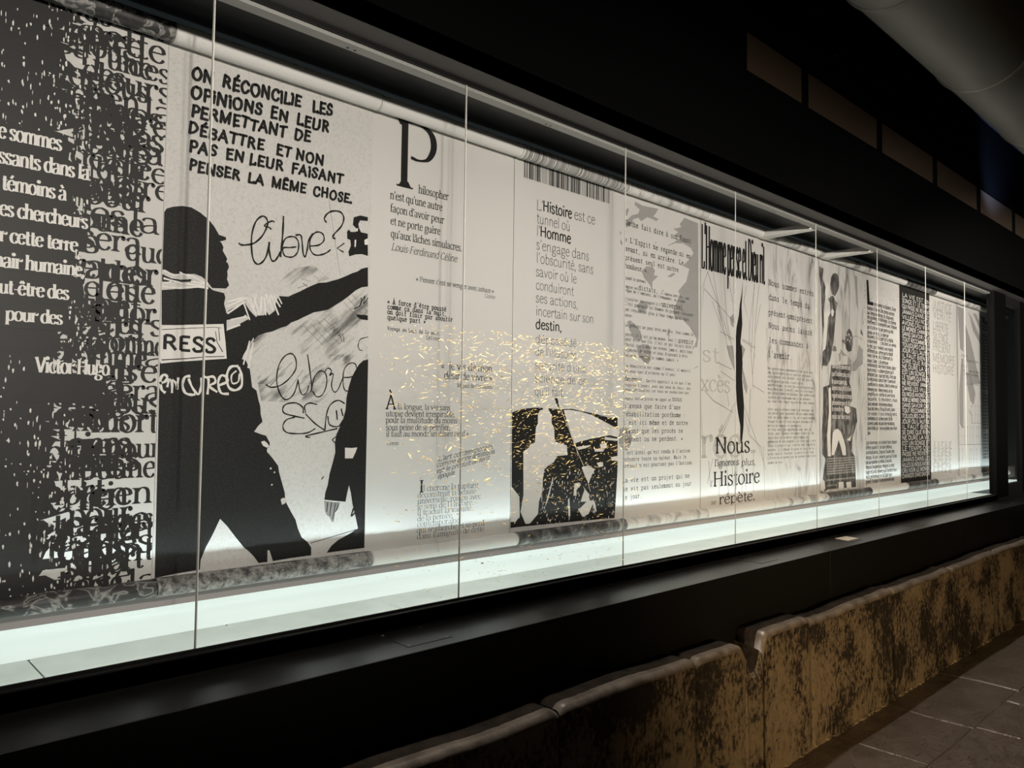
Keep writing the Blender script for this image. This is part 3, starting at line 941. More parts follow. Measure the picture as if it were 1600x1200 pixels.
class Ink:
    """flat printed shapes in the banner plane, (y, z) in metres"""
    def __init__(s):
        s.v = []
        s.f = []
        s.off = []
        s.layer = 0
        s.ymin = -1e9
        s.ymax = 1e9
        s.zmin = 1.024
        s.zmax = 2.862

    def ok(s, pp):
        cy = sum(p[0] for p in pp) / len(pp)
        cz = sum(p[1] for p in pp) / len(pp)
        return s.ymin <= cy <= s.ymax and s.zmin <= cz <= s.zmax

    def poly(s, pp):
        n = len(s.v)
        pp = [(min(max(a, s.ymin), s.ymax), min(max(b, s.zmin), s.zmax)) for a, b in pp]
        s.v += pp
        s.off += [(s.layer * 0.6180339 % 1.0) * 4.4e-4] * len(pp)
        s.f.append(tuple(range(n, n + len(pp))))
        if not s.hold:
            s.layer += 1

    hold = False

    def ribbon(s, pl, wf, cap=0.0):
        s.layer += 1
        s.hold = True
        s._ribbon(pl, wf, cap)
        s.hold = False

    def _ribbon(s, pl, wf, cap=0.0):
        m = len(pl)
        if m < 2:
            return
        L, R = [], []
        for i in range(m):
            a = pl[max(0, i - 1)]
            b = pl[min(m - 1, i + 1)]
            dx, dy = b[0] - a[0], b[1] - a[1]
            d = math.hypot(dx, dy) or 1e-9
            dx, dy = dx / d, dy / d
            w_ = wf(dx, dy) / 2
            x, y = pl[i]
            if cap and i == 0:
                x -= dx * cap
                y -= dy * cap
            if cap and i == m - 1:
                x += dx * cap
                y += dy * cap
            L.append((x - dy * w_, y + dx * w_))
            R.append((x + dy * w_, y - dx * w_))
        for i in range(m - 1):
            q = [L[i], R[i], R[i + 1], L[i + 1]]
            if s.ok(q):
                s.poly(q)

    def dot(s, x, y, rx, ry, n=8):
        q = [(x + rx * math.cos(2 * math.pi * i / n), y + ry * math.sin(2 * math.pi * i / n)) for i in range(n)]
        if s.ok(q):
            s.poly(q)


def text(ink, sty, txt, y0, z0, y1, z1, xh, jit=0.0, width=None):
    thick, thin, sfw, sft, slant, mono, rnd_, nib, _, trk = STY[sty]
    adv = []
    for ch in txt:
        if ch == ' ':
            a = 0.5
        else:
            a = GL.get(ch, GL['o'])[0]
        if mono:
            a = 1.12
        adv.append(a * trk)
    tot = sum(adv) - 0.15
    W = math.hypot(y1 - y0, z1 - z0)
    sx = W / tot
    sy = xh
    ux, uz = (y1 - y0) / W, (z1 - z0) / W
    sm = min(sx, sy) if sx < sy * 0.75 else sy
    sub = 5 if xh > 0.05 else (4 if xh > 0.026 else 2)
    na = math.radians(nib)
    R_ = random.Random(hash(len(txt)) + int(y0 * 1000))
    x = 0.0
    for ch, a in zip(txt, adv):
        if ch == ' ' or ch not in GL:
            x += a
            continue
        ga, st = GL[ch]
        squeeze = 1.0
        off = 0.0
        if mono:
            squeeze = min(1.0, 1.02 / ga)
            off = (1.12 - ga * squeeze) / 2
        jy = R_.uniform(-jit, jit)
        jr = R_.uniform(-jit, jit) * 0.6

        def mp(px_, pz_):
            gx = (x + off + px_ * squeeze) * sx + slant * pz_ * sy
            gz = (pz_ + jy) * sy + jr * px_ * sx
            return (y0 + gx * ux - gz * uz * 0, z0 + gx * uz + gz)

        # stems keep their weight relative to the narrower of the two scales
        tk = thick * (sx * 0.35 + sy * 0.65 if sx < sy else sy)
        tn = thin * sy
        if sty == 'cb':
            tk, tn = 0.50 * sx, 0.055 * sy
        if sty == 'lat':
            tk = 0.36 * sx
            tn = 0.075 * sy

        def wf(dx, dy):
            c = abs(dx * math.sin(na) - dy * math.cos(na))
            return tn + (tk - tn) * c ** 1.4

        for kind, pp in st:
            if kind == 'F':
                if not sfw:
                    continue
                fx, fy, sd = pp
                hw_ = sfw * sy * (0.8 if not mono else 1.0)
                if sx < sy:
                    hw_ *= max(0.5, sx / sy)
                c = mp(fx, fy)
                top_ = fy > 0.5
                hh = sft * sy
                a0 = c[0] - (hw_ + tk * 0.5 if sd <= 0 else tk * 0.2)
                a1 = c[0] + (hw_ + tk * 0.5 if sd >= 0 else tk * 0.2)
                zz0, zz1 = (c[1] - hh, c[1]) if top_ else (c[1], c[1] + hh)
                q = [(a0, zz0), (a1, zz0), (a1, zz1), (a0, zz1)]
                if ink.ok(q):
                    ink.poly(q)
                    if not mono:
                        # bracket
                        bz = (c[1] - hh - 0.10 * sy) if top_ else (c[1] + hh + 0.10 * sy)
                        ze = zz0 if top_ else zz1
                        l0 = c[0] - tk * 0.5
                        l1 = c[0] + tk * 0.5
                        e0 = c[0] - (tk * 0.5 + hw_ * 0.55 if sd <= 0 else tk * 0.5)
                        e1 = c[0] + (tk * 0.5 + hw_ * 0.55 if sd >= 0 else tk * 0.5)
                        ink.poly([(e0, ze), (e1, ze), (l1, bz), (l0, bz)])
            elif kind == 'O':
                c = mp(*pp[0])
                r_ = max(thick * 0.62, 0.085) * sy
                ink.dot(c[0], c[1], min(r_, r_ * 0.4 + 0.6 * tk * 0.75) if sty in ('lat', 'cb') else r_, r_)
            else:
                if rnd_ and sty == 'mk':
                    pp = [(q[0] + R_.uniform(-.05, .05) + 0.10 * q[1], q[1] + R_.uniform(-.07, .07)) for q in pp]
                wp = [mp(*q) for q in pp]
                if kind == 'S':
                    wp = catmull(wp, sub)
                    ink.ribbon(wp, wf)
                else:
                    for i in range(len(wp) - 1):
                        ink.ribbon([wp[i], wp[i + 1]], wf)
                if rnd_:
                    for q in (wp[0], wp[-1]):
                        ink.dot(q[0], q[1], tk * 0.48, tk * 0.48, 7)
        x += a


# ------------------------------------------------------------------ print data (millimetres in the banner plane)
TXT, POL, STR = [[[1,"lat","e sommes",412,2402,573,2402,32.9],[1,"lat","ssants dans la",415,2328,652,2328,32.2],[1,"lat","témoins à",426,2251,591,2251,31.0],[1,"lat","es chercheurs",423,2174,653,2174,31.2],[1,"lat","r cette terre",426,2097,627,2097,30.0],[1,"lat","hair humaine,",415,2022,650,2022,30.0],[1,"lat","ut-être des",430,1945,608,1945,28.9],[1,"lat","pour des",449,1867,593,1867,27.9],[1,"lat","Victor Hugo",530,1717,730,1717,32.6],
[2,"mk","ON  RÉCONCiLiE   LES",959,2750,1502,2772,29.3],
[2,"mk","OPiNiONS  EN  LEUR",958,2683,1491,2705,28.1],
[2,"mk","PERMETTANT  DE",961,2619,1412,2644,27.4],
[2,"mk","DÉBATTRE   ET NON",953,2560,1470,2569,26.0],
[2,"mk","PAS  EN LEUR  FAiSANT",958,2498,1557,2516,25.5],
[2,"mk","PENSER  LA  MÊME  CHOSE.",960,2433,1598,2445,24.8],[2,"hbb","RESS",891,1812,1067,1812,33.8],[3,"garP","P",1798,2565,1994,2565,205.5],[3,"gar","hilosopher",1927,2557,2088,2557,24.0],[3,"gar","n'est qu'une autre",1783,2503,2055,2503,23.5],[3,"gar","façon d'avoir peur",1784,2449,2066,2449,22.8],[3,"gar","et ne porte guère",1787,2396,2046,2396,22.7],[3,"gar","qu'aux lâches simulacres.",1790,2342,2170,2342,23.0],[3,"gi","Louis-Ferdinand Céline",1794,2289,2141,2289,22.1],[3,"gar","« Penser c'est se venger avec astuce »",1922,2176,2366,2176,15.2],[3,"gi","Cioran",2310,2151,2374,2151,12.7],[3,"twb","« À force d'être poussé",1779,2063,2087,2063,14.2],[3,"twb","comme ça dans la nuit,",1779,2042,2090,2042,13.7],[3,"twb","on doit finir par aboutir",1780,2020,2124,2020,13.7],[3,"twb","quelque part »",1781,1998,1977,1998,13.5],[3,"tw","Voyage au bout de la nuit.",1782,1954,2059,1954,10.3],[3,"tw","Céline",1981,1931,2053,1931,10.6],[3,"gar","«  je vis de mon",2064,1808,2362,1808,23.0],[3,"gar","désir de vivre »",2082,1766,2361,1766,21.9],[3,"gar","Miguel de Cervantes",2158,1731,2364,1731,12.8],[3,"gar","À",1783,1627,1827,1627,43.3],[3,"gar","la longue, la vie sans",1840,1628,2118,1628,16.4],[3,"gar","utopie devient irrespirable,",1783,1598,2146,1598,17.2],[3,"gar","pour la multitude du moins :",1783,1571,2174,1571,17.2],[3,"gar","sous peine de se pétrifier,",1784,1541,2120,1541,17.1],[3,"gar","il faut au monde un désire neuf »",1786,1514,2226,1514,16.6],[3,"gar","Cioran",1791,1480,1848,1480,10.5],[3,"garb","I",1957,1276,1978,1276,36.7],[3,"gard","l cherche la rupture,",1979,1280,2294,1280,18.3],[3,"gard","déconstruit la beauté",1950,1254,2274,1254,16.9],[3,"gard","universelle, rompu avec",1951,1229,2304,1229,17.0],[3,"gard","le sens de l'Histoire.",1950,1205,2260,1205,16.9],[3,"gard","Il traduit la vacuité",1950,1180,2247,1180,16.9],[3,"gard","de la pensée,",1951,1155,2145,1155,16.7],[3,"gard","contemporaine",1951,1132,2179,1132,16.7],[3,"gard","qui se cherche et se perd",1950,1106,2326,1106,17.0],[3,"gard","dans l'amiguité de cette",1951,1080,2327,1080,16.9],[3,"sc","L'art contemporain,",2055,1405,2375,1457,14.7],[3,"sc","comme genre artistique,",2049,1380,2387,1434,14.0],[3,"sc","est le produit de sont",2048,1353,2349,1404,13.9],[3,"sc","époque.",2056,1329,2151,1346,14.3],[4,"hl","L'",2637,2623,2680,2623,36.7],[4,"hb","Histoire",2682,2626,2891,2626,37.5],[4,"hl","est ce",2912,2628,3073,2628,37.2],[4,"hl","tunnel où",2639,2558,2880,2558,35.6],[4,"hl","l'",2640,2494,2660,2494,36.5],[4,"hb","Homme",2664,2495,2885,2495,37.3],[4,"hl","s'engage dans",2638,2427,3027,2427,35.2],[4,"hl","l'obscurité, sans",2639,2362,3063,2362,35.2],[4,"hl","savoir où le",2638,2295,2932,2295,34.0],[4,"hl","conduiront",2639,2229,2911,2229,33.1],[4,"hl","ses actions,",2639,2166,2945,2166,33.1],[4,"hl","incertain sur son",2640,2101,3069,2101,32.6],[4,"hb","destin,",2641,2036,2824,2036,32.7],[4,"hl","dépossédé",2639,1966,2937,1966,28.5],[4,"hl","de l'illusoire",2640,1904,2937,1904,28.5],[4,"hl","sécurité d'une",2638,1838,3010,1838,28.6],[4,"hl","science de ce",2639,1774,3014,1774,28.6],[4,"hl","qu'il fait.",2640,1709,2848,1709,28.2],[5,"tw","Gœthe fait dire à son Faust",3336,2677,3973,2677,19.7],[5,"tw",":",3336,2624,3345,2624,17.9],[5,"tw","« L'Esprit ne regarde ni en",3332,2582,3968,2582,19.7],[5,"tw","avant, ni en arrière. Le",3333,2531,3893,2531,19.5],[5,"tw","présent seul est notre",3333,2482,3843,2482,18.5],[5,"tw","bonheur ».",3334,2435,3552,2435,18.1],[5,"tw","Quand le présent",3335,2374,3523,2374,10.8],[5,"tw","impose ses",3335,2326,3449,2326,10.8],[5,"tw","dictats,",3457,2329,3640,2329,18.4],[5,"tw","il impose avec lui, son",3665,2329,3953,2329,10.5],[5,"tw","règne de l'imminent, de l'événement, au risque",3335,2304,3911,2304,11.1],[5,"tw","d'occulter tout rapport à l'",3336,2258,3673,2258,10.9],[5,"tw","universel.",3676,2257,3911,2257,21.0],[5,"tw","C'est pourquoi les Hommes du présent finissent",3336,2230,4001,2230,12.1],[5,"tw","par ressembler plus à leur temps qu'à leurs",3336,2198,3953,2198,12.1],[5,"tw","pères.",3337,2167,3410,2167,10.7],[5,"tw","Le présent ne peut être une fin. Tout comme le",3337,2111,4001,2111,12.1],[5,"tw","passé, il n'est qu'un moyen. Seul l'",3338,2060,3837,2060,11.9],[5,"tw","avenir",3842,2058,4002,2058,20.3],[5,"tw","peut être une fin. C'est ce qui faisait dire à",3338,2033,4005,2033,12.1],[5,"tw","Pascal que « nous ne vivons jamais, mais nous",3338,2003,3992,2003,12.1],[5,"tw","espérons de vivre et nous disposant à être",3339,1974,3937,1974,12.0],[5,"tw","heureux, nous ne le sommes jamais. »",3339,1944,3843,1944,11.9],[5,"tw","La démocratie est comme l'avenir, il nourrit",3340,1887,3972,1887,11.2],[5,"tw","en nous tant d'attentes qu'il peut",3340,1857,3814,1857,11.1],[5,"tw","décevoir.",3340,1810,3515,1810,17.8],[5,"tw","Sartre appelait à ce que l'on",3532,1811,3972,1811,10.6],[5,"tw","regarde l'avenir avec des yeux de chair, des",3341,1781,3973,1781,10.4],[5,"tw","yeux périssables car nous ne souhaitons pas",3338,1755,3956,1755,10.4],[5,"tw","gagner notre procès en appel et",3333,1707,3773,1707,11.0],[5,"tw","nous",3787,1709,3881,1709,18.1],[5,"tw","n'avons que faire d'une",3330,1661,3867,1661,17.4],[5,"tw","réhabilitation posthume :",3327,1615,3918,1615,17.5],[5,"tw","c'est ici même et de notre",3327,1569,3944,1569,17.5],[5,"tw","vivant que les procès se",3325,1522,3892,1522,17.4],[5,"tw","gagnent ou se perdent. »",3326,1476,3893,1476,17.4],[5,"tw","C'est ainsi qu'est rendu à l'action",3326,1404,3970,1404,14.3],[5,"tw","présente toute sa valeur. Mais le",3327,1368,3929,1368,14.2],[5,"tw","présent n'est pourtant pas l'horizon.",3327,1332,4004,1332,14.3],[5,"tw","La vie est un projet qui ne",3325,1252,3963,1252,17.4],[5,"tw","se vit pas seulement au jour",3326,1204,3983,1204,17.4],[5,"tw","le jour.",3326,1159,3499,1159,16.8],[6,"cb","L'Homme pense et Dieu rit",4082,2539,4855,2539,196.3],[6,"garb","Nous",4244,1389,4650,1389,72.3],[6,"gar","ne",4675,1384,4731,1384,19.2],[6,"garb","l'ignorons",4236,1309,4518,1309,30.3],[6,"gbi","plus,",4550,1303,4728,1303,31.4],[6,"gar","l'",4188,1185,4213,1185,25.0],[6,"garb","Histoire",4220,1183,4778,1183,65.1],[6,"garb","se",4196,1073,4250,1073,19.7],[6,"garb","répète.",4286,1069,4720,1069,44.6],[6,"ghost","st",4089,1963,4268,1963,67.7],[6,"ghost","xcès",4074,1778,4404,1778,72.6],[6,"ghost","rée",4075,1365,4527,1365,136.3],[6,"ghost","L",4002,2203,4072,2203,62.2],[7,"tw","Nous sommes entrés",4920,2542,5594,2542,28.0],[7,"tw","dans le temps du",4920,2440,5525,2440,27.8],[7,"tw","présent-omniprésent.",4919,2334,5602,2334,27.0],[7,"tw","Nous avons laissé",4919,2241,5566,2241,27.8],[7,"tw","les commandes à",4919,2141,5508,2141,26.7],[7,"tw","l'avenir.",4910,2039,5253,2039,31.6],[7,"twx","Des projections permanentes d'un futur plus",4905,1956,5577,1956,11.0],[7,"twx","peu catastrophiste soit parfois effrayant",4905,1927,5543,1927,11.0],[7,"twx","positionnent hors présent. Ce n'est plus du",4905,1899,5576,1899,11.0],[7,"twx","notre passé que nous tirons notre",4905,1868,5410,1868,10.9],[7,"twx","apprentissage, ce sont de nos extrapolations",4905,1841,5593,1841,11.0],[7,"twx","Nous dessinons l'avenir, sans lui attribuer",4905,1813,5575,1813,11.0],[7,"twx","des catastrophes écologiques. Des prédictions",4905,1785,5609,1785,11.0],[7,"twx","tartares de transhumanisme et de métavers",4905,1755,5541,1755,10.9],[7,"twx","qui nous font réagir aujourd'hui pour demain.",4904,1728,5609,1728,11.0],[7,"twx","Alors que le présent aimait se retourner sur",4904,1673,5591,1673,10.9],[7,"twx","son passé, pour apprendre de ses expériences,",4904,1645,5608,1645,11.0],[7,"twx","tout se passe comme si les politiques avaient",4904,1617,5608,1617,10.9],[7,"twx","changé et que le futur ne dure désormais le",4904,1588,5573,1588,10.9],[7,"twx","mettre en demeure le contemplais.",4904,1559,5407,1559,10.8],[7,"twx","Un futur que l'on appréhende avec tant de",4904,1532,5539,1532,10.9],[7,"twx","force, pour l'avenir tellement fiabilise. Un",4904,1504,5589,1504,10.9],[7,"twx","futur dont on se méfie terriblement des",4904,1475,5505,1475,10.9],[7,"twx","promesses de son progrès ; Ce futur qui a pris",4904,1448,5623,1448,10.9],[7,"twx","toute la place et qui s'active tant regard en",4903,1420,5606,1420,10.9],[7,"twx","arrière, il a dénoué le passé et faist de la",4903,1391,5588,1391,10.9],[7,"twx","notre inutile. Pourtant le poète le dit bien",4903,1363,5588,1363,10.9],[7,"twx","L'histoire se permet pas de prévenir mais elle",4903,1336,5622,1336,10.9],[7,"twx","permet de voir.",4903,1303,5124,1303,10.6],[8,"cbw","ceux qui ne peuvent pas",5893,2018,6225,2018,26.1],[8,"cbw","que l'histoire plus cela",5892,1957,6218,1957,26.1],[8,"cbw","ils qui ne savent pas.",5892,1896,6166,1896,26.0],[8,"cbw","aiment nous dit et à faire",5891,1846,6249,1846,26.1],[8,"cbw","regard mais que ce temps",5890,1786,6248,1786,26.1],[8,"cbw","phénomène peu est clair",5890,1730,6236,1730,26.0],[8,"cbw","le monde vu",5889,1682,6094,1682,25.8],[8,"cbw","nous sur leur pays.",5889,1623,6224,1623,26.0],[8,"cbw","les hommes dans la lumière que nous portons sur le monde",5800,1308,6303,1308,10.1],[8,"cbw","les hommes dans la lumière que nous portons sur le monde",5800,1289,6303,1289,10.1],[8,"cbw","les hommes dans la lumière que nous portons sur le monde",5800,1269,6303,1269,10.1],[8,"cbw","les hommes dans la lumière que nous portons sur le monde",5799,1250,6302,1250,10.1],[8,"cbw","les hommes dans la lumière que nous portons sur le monde",5799,1231,6302,1231,10.1],[8,"cbw","les hommes dans la lumière que nous portons sur le monde",5799,1211,6302,1211,10.1],[8,"cbw","les hommes dans la lumière que nous portons sur le monde",5799,1192,6301,1192,10.1],[8,"cbw","les hommes dans la lumière que nous portons sur le monde",5798,1145,6301,1145,10.1],[8,"cbw","et comme la vie",5794,1103,5960,1103,9.9],[9,"hbx","es mondes se laissent, d'une",6719,2594,7192,2594,22.6],[9,"hbx","époque à l'autre. Des temps anciens",6576,2549,7156,2549,22.3],[9,"hbx","aux temps modernes, ils s'esquivent,",6575,2508,7143,2508,22.3],[9,"hbx","des grandes, en théologie. Les thèmes",6574,2471,7195,2471,22.4],[9,"hbx","chercheurs. Il se comprient avec l'Histoire",6574,2431,7209,2431,22.4],[9,"hbx","qui n'a de vertu que parce qu'elle",6573,2387,7129,2387,22.3],[9,"hbx","laisse un récit. Le dernier",6572,2343,7024,2343,22.1],[9,"hbx","fleuvient, c'est à part de la réalité,",6571,2307,7133,2307,22.2],[9,"hbx","notamment...    c'est donc un vernis",6571,2269,7191,2269,22.3],[9,"hbx","le réel, qui n'évident une réalité",6570,2226,7117,2226,22.2],[9,"hbx","différents puis arrive par la réalité",6569,2186,7116,2186,22.2],[9,"hbx","mère. Ne reçoit à l'alternant, la",6568,2146,7106,2146,22.1],[9,"hbx","raison. Faites le. On retrouve",6568,2103,7008,2103,22.0],[9,"hbx","ordonnances dans leurs raisons, dans",6567,2067,7172,2067,22.2],[9,"hbx","leurs mots, les observations qu'il",6566,2026,7127,2026,22.1],[9,"hbx","détestent pour que ses faits, n'ont pas",6566,1987,7184,1987,22.2],[9,"hbx","la méconnaissance bien l'aventure",6565,1947,7169,1947,22.1],[9,"hbx","conditions humaines. Celle-là même qui",6570,1905,7212,1905,21.1],[9,"hbx","tiennent ses mêmes ennuis, où les",6569,1862,7102,1862,20.9],[9,"hbx","amplifie une vérité et une force",6568,1822,7154,1822,21.0],[9,"hbx","laquelle. Ils révoltent, mais",6567,1782,7206,1782,21.0],[9,"hbx","Sans mémoire, les hommes depuis",6567,1739,7097,1739,20.9],[9,"hbx","tous les temps. Ils qu'ils sont, dans",6566,1699,7148,1699,20.9],[9,"hbx","ce vaste et eux enseignent,",6565,1658,7200,1658,21.0],[9,"hbx","combattes, et nos leurs cours. Ils les",6565,1617,7091,1617,20.9],[9,"hbx","suivent quelques ans leur existence,",6564,1576,7142,1576,20.9],[9,"hbx","ainsi dites par une surplaie pour leur",6563,1535,7194,1535,20.9],[9,"hbx","joie.",6562,1496,6620,1496,20.3],[9,"hbx","Les hommes se croient leur raison",6528,1413,7188,1413,20.8],[9,"hbx","d'être quand ils se sont debout,",6527,1373,7080,1373,20.7],[9,"hbx","combattants. Depuis l'aube des",6526,1332,7131,1332,20.8],[9,"hbx","temps, ils ont compris que qu'il s'est",6525,1290,7183,1290,20.8],[9,"hbx","pas que question de choisir, ils se sont,",6525,1251,7074,1251,20.7],[9,"hbx","depuis longtemps, résigné à cette",6524,1210,7125,1210,20.7],[9,"hbx","rage et à ses travers qui fondent leur",6523,1169,7177,1169,20.8],[9,"hbx","leurs profondeurs en fait bâtir leur",6523,1130,7069,1130,20.6],[9,"hbx","grand. Ensolant la sempiternelle des",6522,1089,7120,1089,20.7],[10,"blk","LA VIE EST UN",7336,2744,8034,2744,26.9],[10,"blk","SONGE ET LE TEMPS",7335,2693,8032,2693,26.9],[10,"blk","QUI PASSE NE REVIENT",7334,2642,8031,2642,26.9],[10,"blk","JAMAIS DANS LES",7333,2592,8029,2592,26.9],[10,"blk","VILLES OU NOUS",7331,2542,8028,2542,26.8],[10,"blk","AVONS CRU VOIR",7330,2491,8026,2491,26.8],[10,"blk","LE MONDE CHANGER",7329,2441,8025,2441,26.8],[10,"blk","SANS SAVOIR QUE",7328,2391,8023,2391,26.8],[10,"blk","TOUT RECOMMENCE",7327,2340,8022,2340,26.8],[10,"blk","TOUJOURS CAR UN",7325,2290,8020,2290,26.7],[10,"blk","JOUR OU L'AUTRE",7324,2240,8019,2240,26.7],[10,"blk","IL FAUT BIEN SE",7323,2190,8017,2190,26.7],[10,"blk","DIRE QUE RIEN",7322,2140,8016,2140,26.7],[10,"blk","NE DURE LA VIE",7321,2090,8014,2090,26.6],[10,"blk","EST UN SONGE ET",7319,2040,8013,2040,26.6],[10,"blk","LE TEMPS QUI PASSE",7318,1990,8011,1990,26.6],[10,"blk","NE REVIENT JAMAIS",7317,1940,8010,1940,26.6],[10,"blk","DANS LES VILLES",7316,1890,8008,1890,26.5],[10,"blk","OU NOUS AVONS CRU",7315,1840,8007,1840,26.5],[10,"blk","VOIR LE MONDE CHANGER",7313,1790,8005,1790,26.5],[10,"blk","SANS SAVOIR QUE",7312,1740,8004,1740,26.5],[10,"blk","TOUT RECOMMENCE",7311,1691,8002,1691,26.5],[10,"blk","TOUJOURS CAR UN",7310,1641,8001,1641,26.4],[10,"blk","JOUR OU L'AUTRE",7309,1591,7999,1591,26.4],[10,"blk","IL FAUT BIEN",7307,1542,7998,1542,26.4],[10,"blk","SE DIRE QUE RIEN",7306,1492,7996,1492,26.4],[10,"blk","NE DURE LA VIE",7305,1443,7995,1443,26.3],[10,"blk","EST UN SONGE ET",7304,1393,7993,1393,26.3],[10,"blk","LE TEMPS QUI",7303,1344,7992,1344,26.3],[10,"blk","PASSE NE REVIENT",7302,1295,7990,1295,26.3],[10,"blk","JAMAIS DANS LES",7300,1245,7989,1245,26.3],[10,"blk","VILLES OU NOUS AVONS",7299,1196,7987,1196,26.2],[10,"blk","CRU VOIR LE MONDE",7298,1147,7986,1147,26.2],[10,"blk","CHANGER SANS SAVOIR",7297,1098,7984,1098,26.2],[11,"pale","JUSTICE",8129,2723,8670,2723,60.5],[11,"pale","VERITE",8126,2631,8650,2631,60.4],[11,"pale","LIBERTE",8123,2514,8566,2514,60.1],[11,"pale","SILENCE",8120,2407,8562,2407,59.9],[11,"pale","PRESENT",8117,2308,8622,2308,60.0],[11,"pale","MEMOIRE",8113,2199,8748,2199,60.2],[11,"pale","HISTOIRE",8110,2091,8711,2091,60.0],[12,"twx","POUR",8945,2297,9158,2297,18.2],[12,"twx","l'Histoire. La lutte,",9070,2260,9518,2260,16.2],[12,"twx","VIVRE",8940,2190,9137,2190,18.1],[12,"twx","Ainsi la main est donc",8997,2150,9532,2150,16.2],[12,"twx","peuples, le courage.",9047,2114,9512,2114,16.2],[12,"twx","mais il vient et la fin",9068,2014,9513,2014,11.4],[13,"twb","Nous avons tous pour raison de vivre ensemble dans ce monde",9688,2716,10522,2716,21.6],[13,"twb","Nous avons tous pour raison de vivre ensemble dans ce monde",9687,2679,10520,2679,21.6],[13,"twb","Nous avons tous pour raison de vivre ensemble dans ce monde",9685,2642,10519,2642,21.6],[13,"twb","nous",9683,2593,9800,2593,19.6],[13,"twb","Nous avons tous pour raison de vivre ensemble dans ce monde",9682,2567,10515,2567,21.6],[13,"twb","Nous avons tous pour raison de vivre ensemble dans ce monde",9680,2530,10513,2530,21.6],[13,"twb","Nous avons tous pour raison de vivre ensemble dans ce monde",9679,2493,10511,2493,21.5],[13,"twb","Nous avons tous pour raison de vivre ensemble dans ce monde",9677,2456,10509,2456,21.5],[13,"twb","Nous avons tous pour raison de vivre ensemble dans ce monde",9675,2419,10507,2419,21.5],[13,"twb","Nous avons tous pour raison de vivre ensemble dans ce monde",9674,2382,10505,2382,21.5],[13,"twb","Nous avons tous pour raison de vivre ensemble dans ce monde",9672,2345,10503,2345,21.5],[13,"twb","Nous avons tous pour raison de vivre ensemble dans ce monde",9671,2308,10501,2308,21.5],[13,"twb","Nous avons tous pour raison de vivre ensemble dans ce monde",9669,2271,10499,2271,21.5],[13,"twb","Nous avons tous pour raison de vivre ensemble dans ce monde",9667,2235,10497,2235,21.4],[13,"twb","Nous avons tous pour raison de vivre ensemble dans ce monde",9666,2198,10495,2198,21.4],[13,"twb","Nous avons tous pour raison de vivre ensemble dans ce monde",9664,2161,10493,2161,21.4],[13,"twb","Nous avons tous pour raison de vivre ensemble dans ce monde",9663,2124,10491,2124,21.4],[13,"twb","Nous avons tous pour raison de vivre ensemble dans ce monde",9661,2087,10489,2087,21.4],[13,"twb","Nous avons tous pour raison de vivre ensemble dans ce monde",9659,2050,10488,2050,21.4],[13,"twb","Nous avons tous pour raison de vivre ensemble dans ce monde",9658,2014,10486,2014,21.4],[13,"twb","Nous avons tous pour raison de vivre ensemble dans ce monde",9656,1977,10484,1977,21.3],[13,"twb","nous",9655,1939,9770,1939,19.3],[13,"twb","Nous avons tous pour raison de vivre ensemble dans ce monde",9653,1904,10480,1904,21.3],[13,"twb","Nous avons tous pour raison de vivre ensemble dans ce monde",9651,1867,10478,1867,21.3],[13,"twb","Nous avons tous pour raison de vivre ensemble dans ce monde",9650,1830,10476,1830,21.3],[13,"twb","Nous avons tous pour raison de vivre ensemble dans ce monde",9648,1794,10474,1794,21.3],[13,"twb","Nous avons tous pour raison de vivre ensemble dans ce monde",9647,1757,10472,1757,21.3],[13,"twb","Nous avons tous pour raison de vivre ensemble dans ce monde",9645,1721,10470,1721,21.3],[13,"twb","Nous avons tous pour raison de vivre ensemble dans ce monde",9643,1684,10468,1684,21.2],[13,"twb","Nous avons tous pour raison de vivre ensemble dans ce monde",9642,1647,10466,1647,21.2],[13,"twb","Nous avons tous pour raison de vivre ensemble dans ce monde",9640,1611,10465,1611,21.2],[13,"twb","Nous avons tous pour raison de vivre ensemble dans ce monde",9639,1575,10463,1575,21.2],[13,"twb","Nous avons tous pour raison de vivre ensemble dans ce monde",9637,1538,10461,1538,21.2],[13,"twb","nous",9636,1506,9750,1506,19.2],[13,"twb","Nous avons tous pour raison de vivre ensemble dans ce monde",9634,1465,10457,1465,21.2],[13,"twb","Nous avons tous pour raison de vivre ensemble dans ce monde",9632,1429,10455,1429,21.1],[13,"twb","Nous avons tous pour raison de vivre ensemble dans ce monde",9631,1393,10453,1393,21.1],[13,"twb","Nous avons tous pour raison de vivre ensemble dans ce monde",9629,1356,10451,1356,21.1],[13,"twb","Nous avons tous pour raison de vivre ensemble dans ce monde",9628,1320,10449,1320,21.1],[13,"twb","Nous avons tous pour raison de vivre ensemble dans ce monde",9626,1284,10447,1284,21.1],[13,"twb","Nous avons tous pour raison de vivre ensemble dans ce monde",9625,1247,10446,1247,21.1],[13,"twb","Nous avons tous pour raison de vivre ensemble dans ce monde",9623,1211,10444,1211,21.1]],
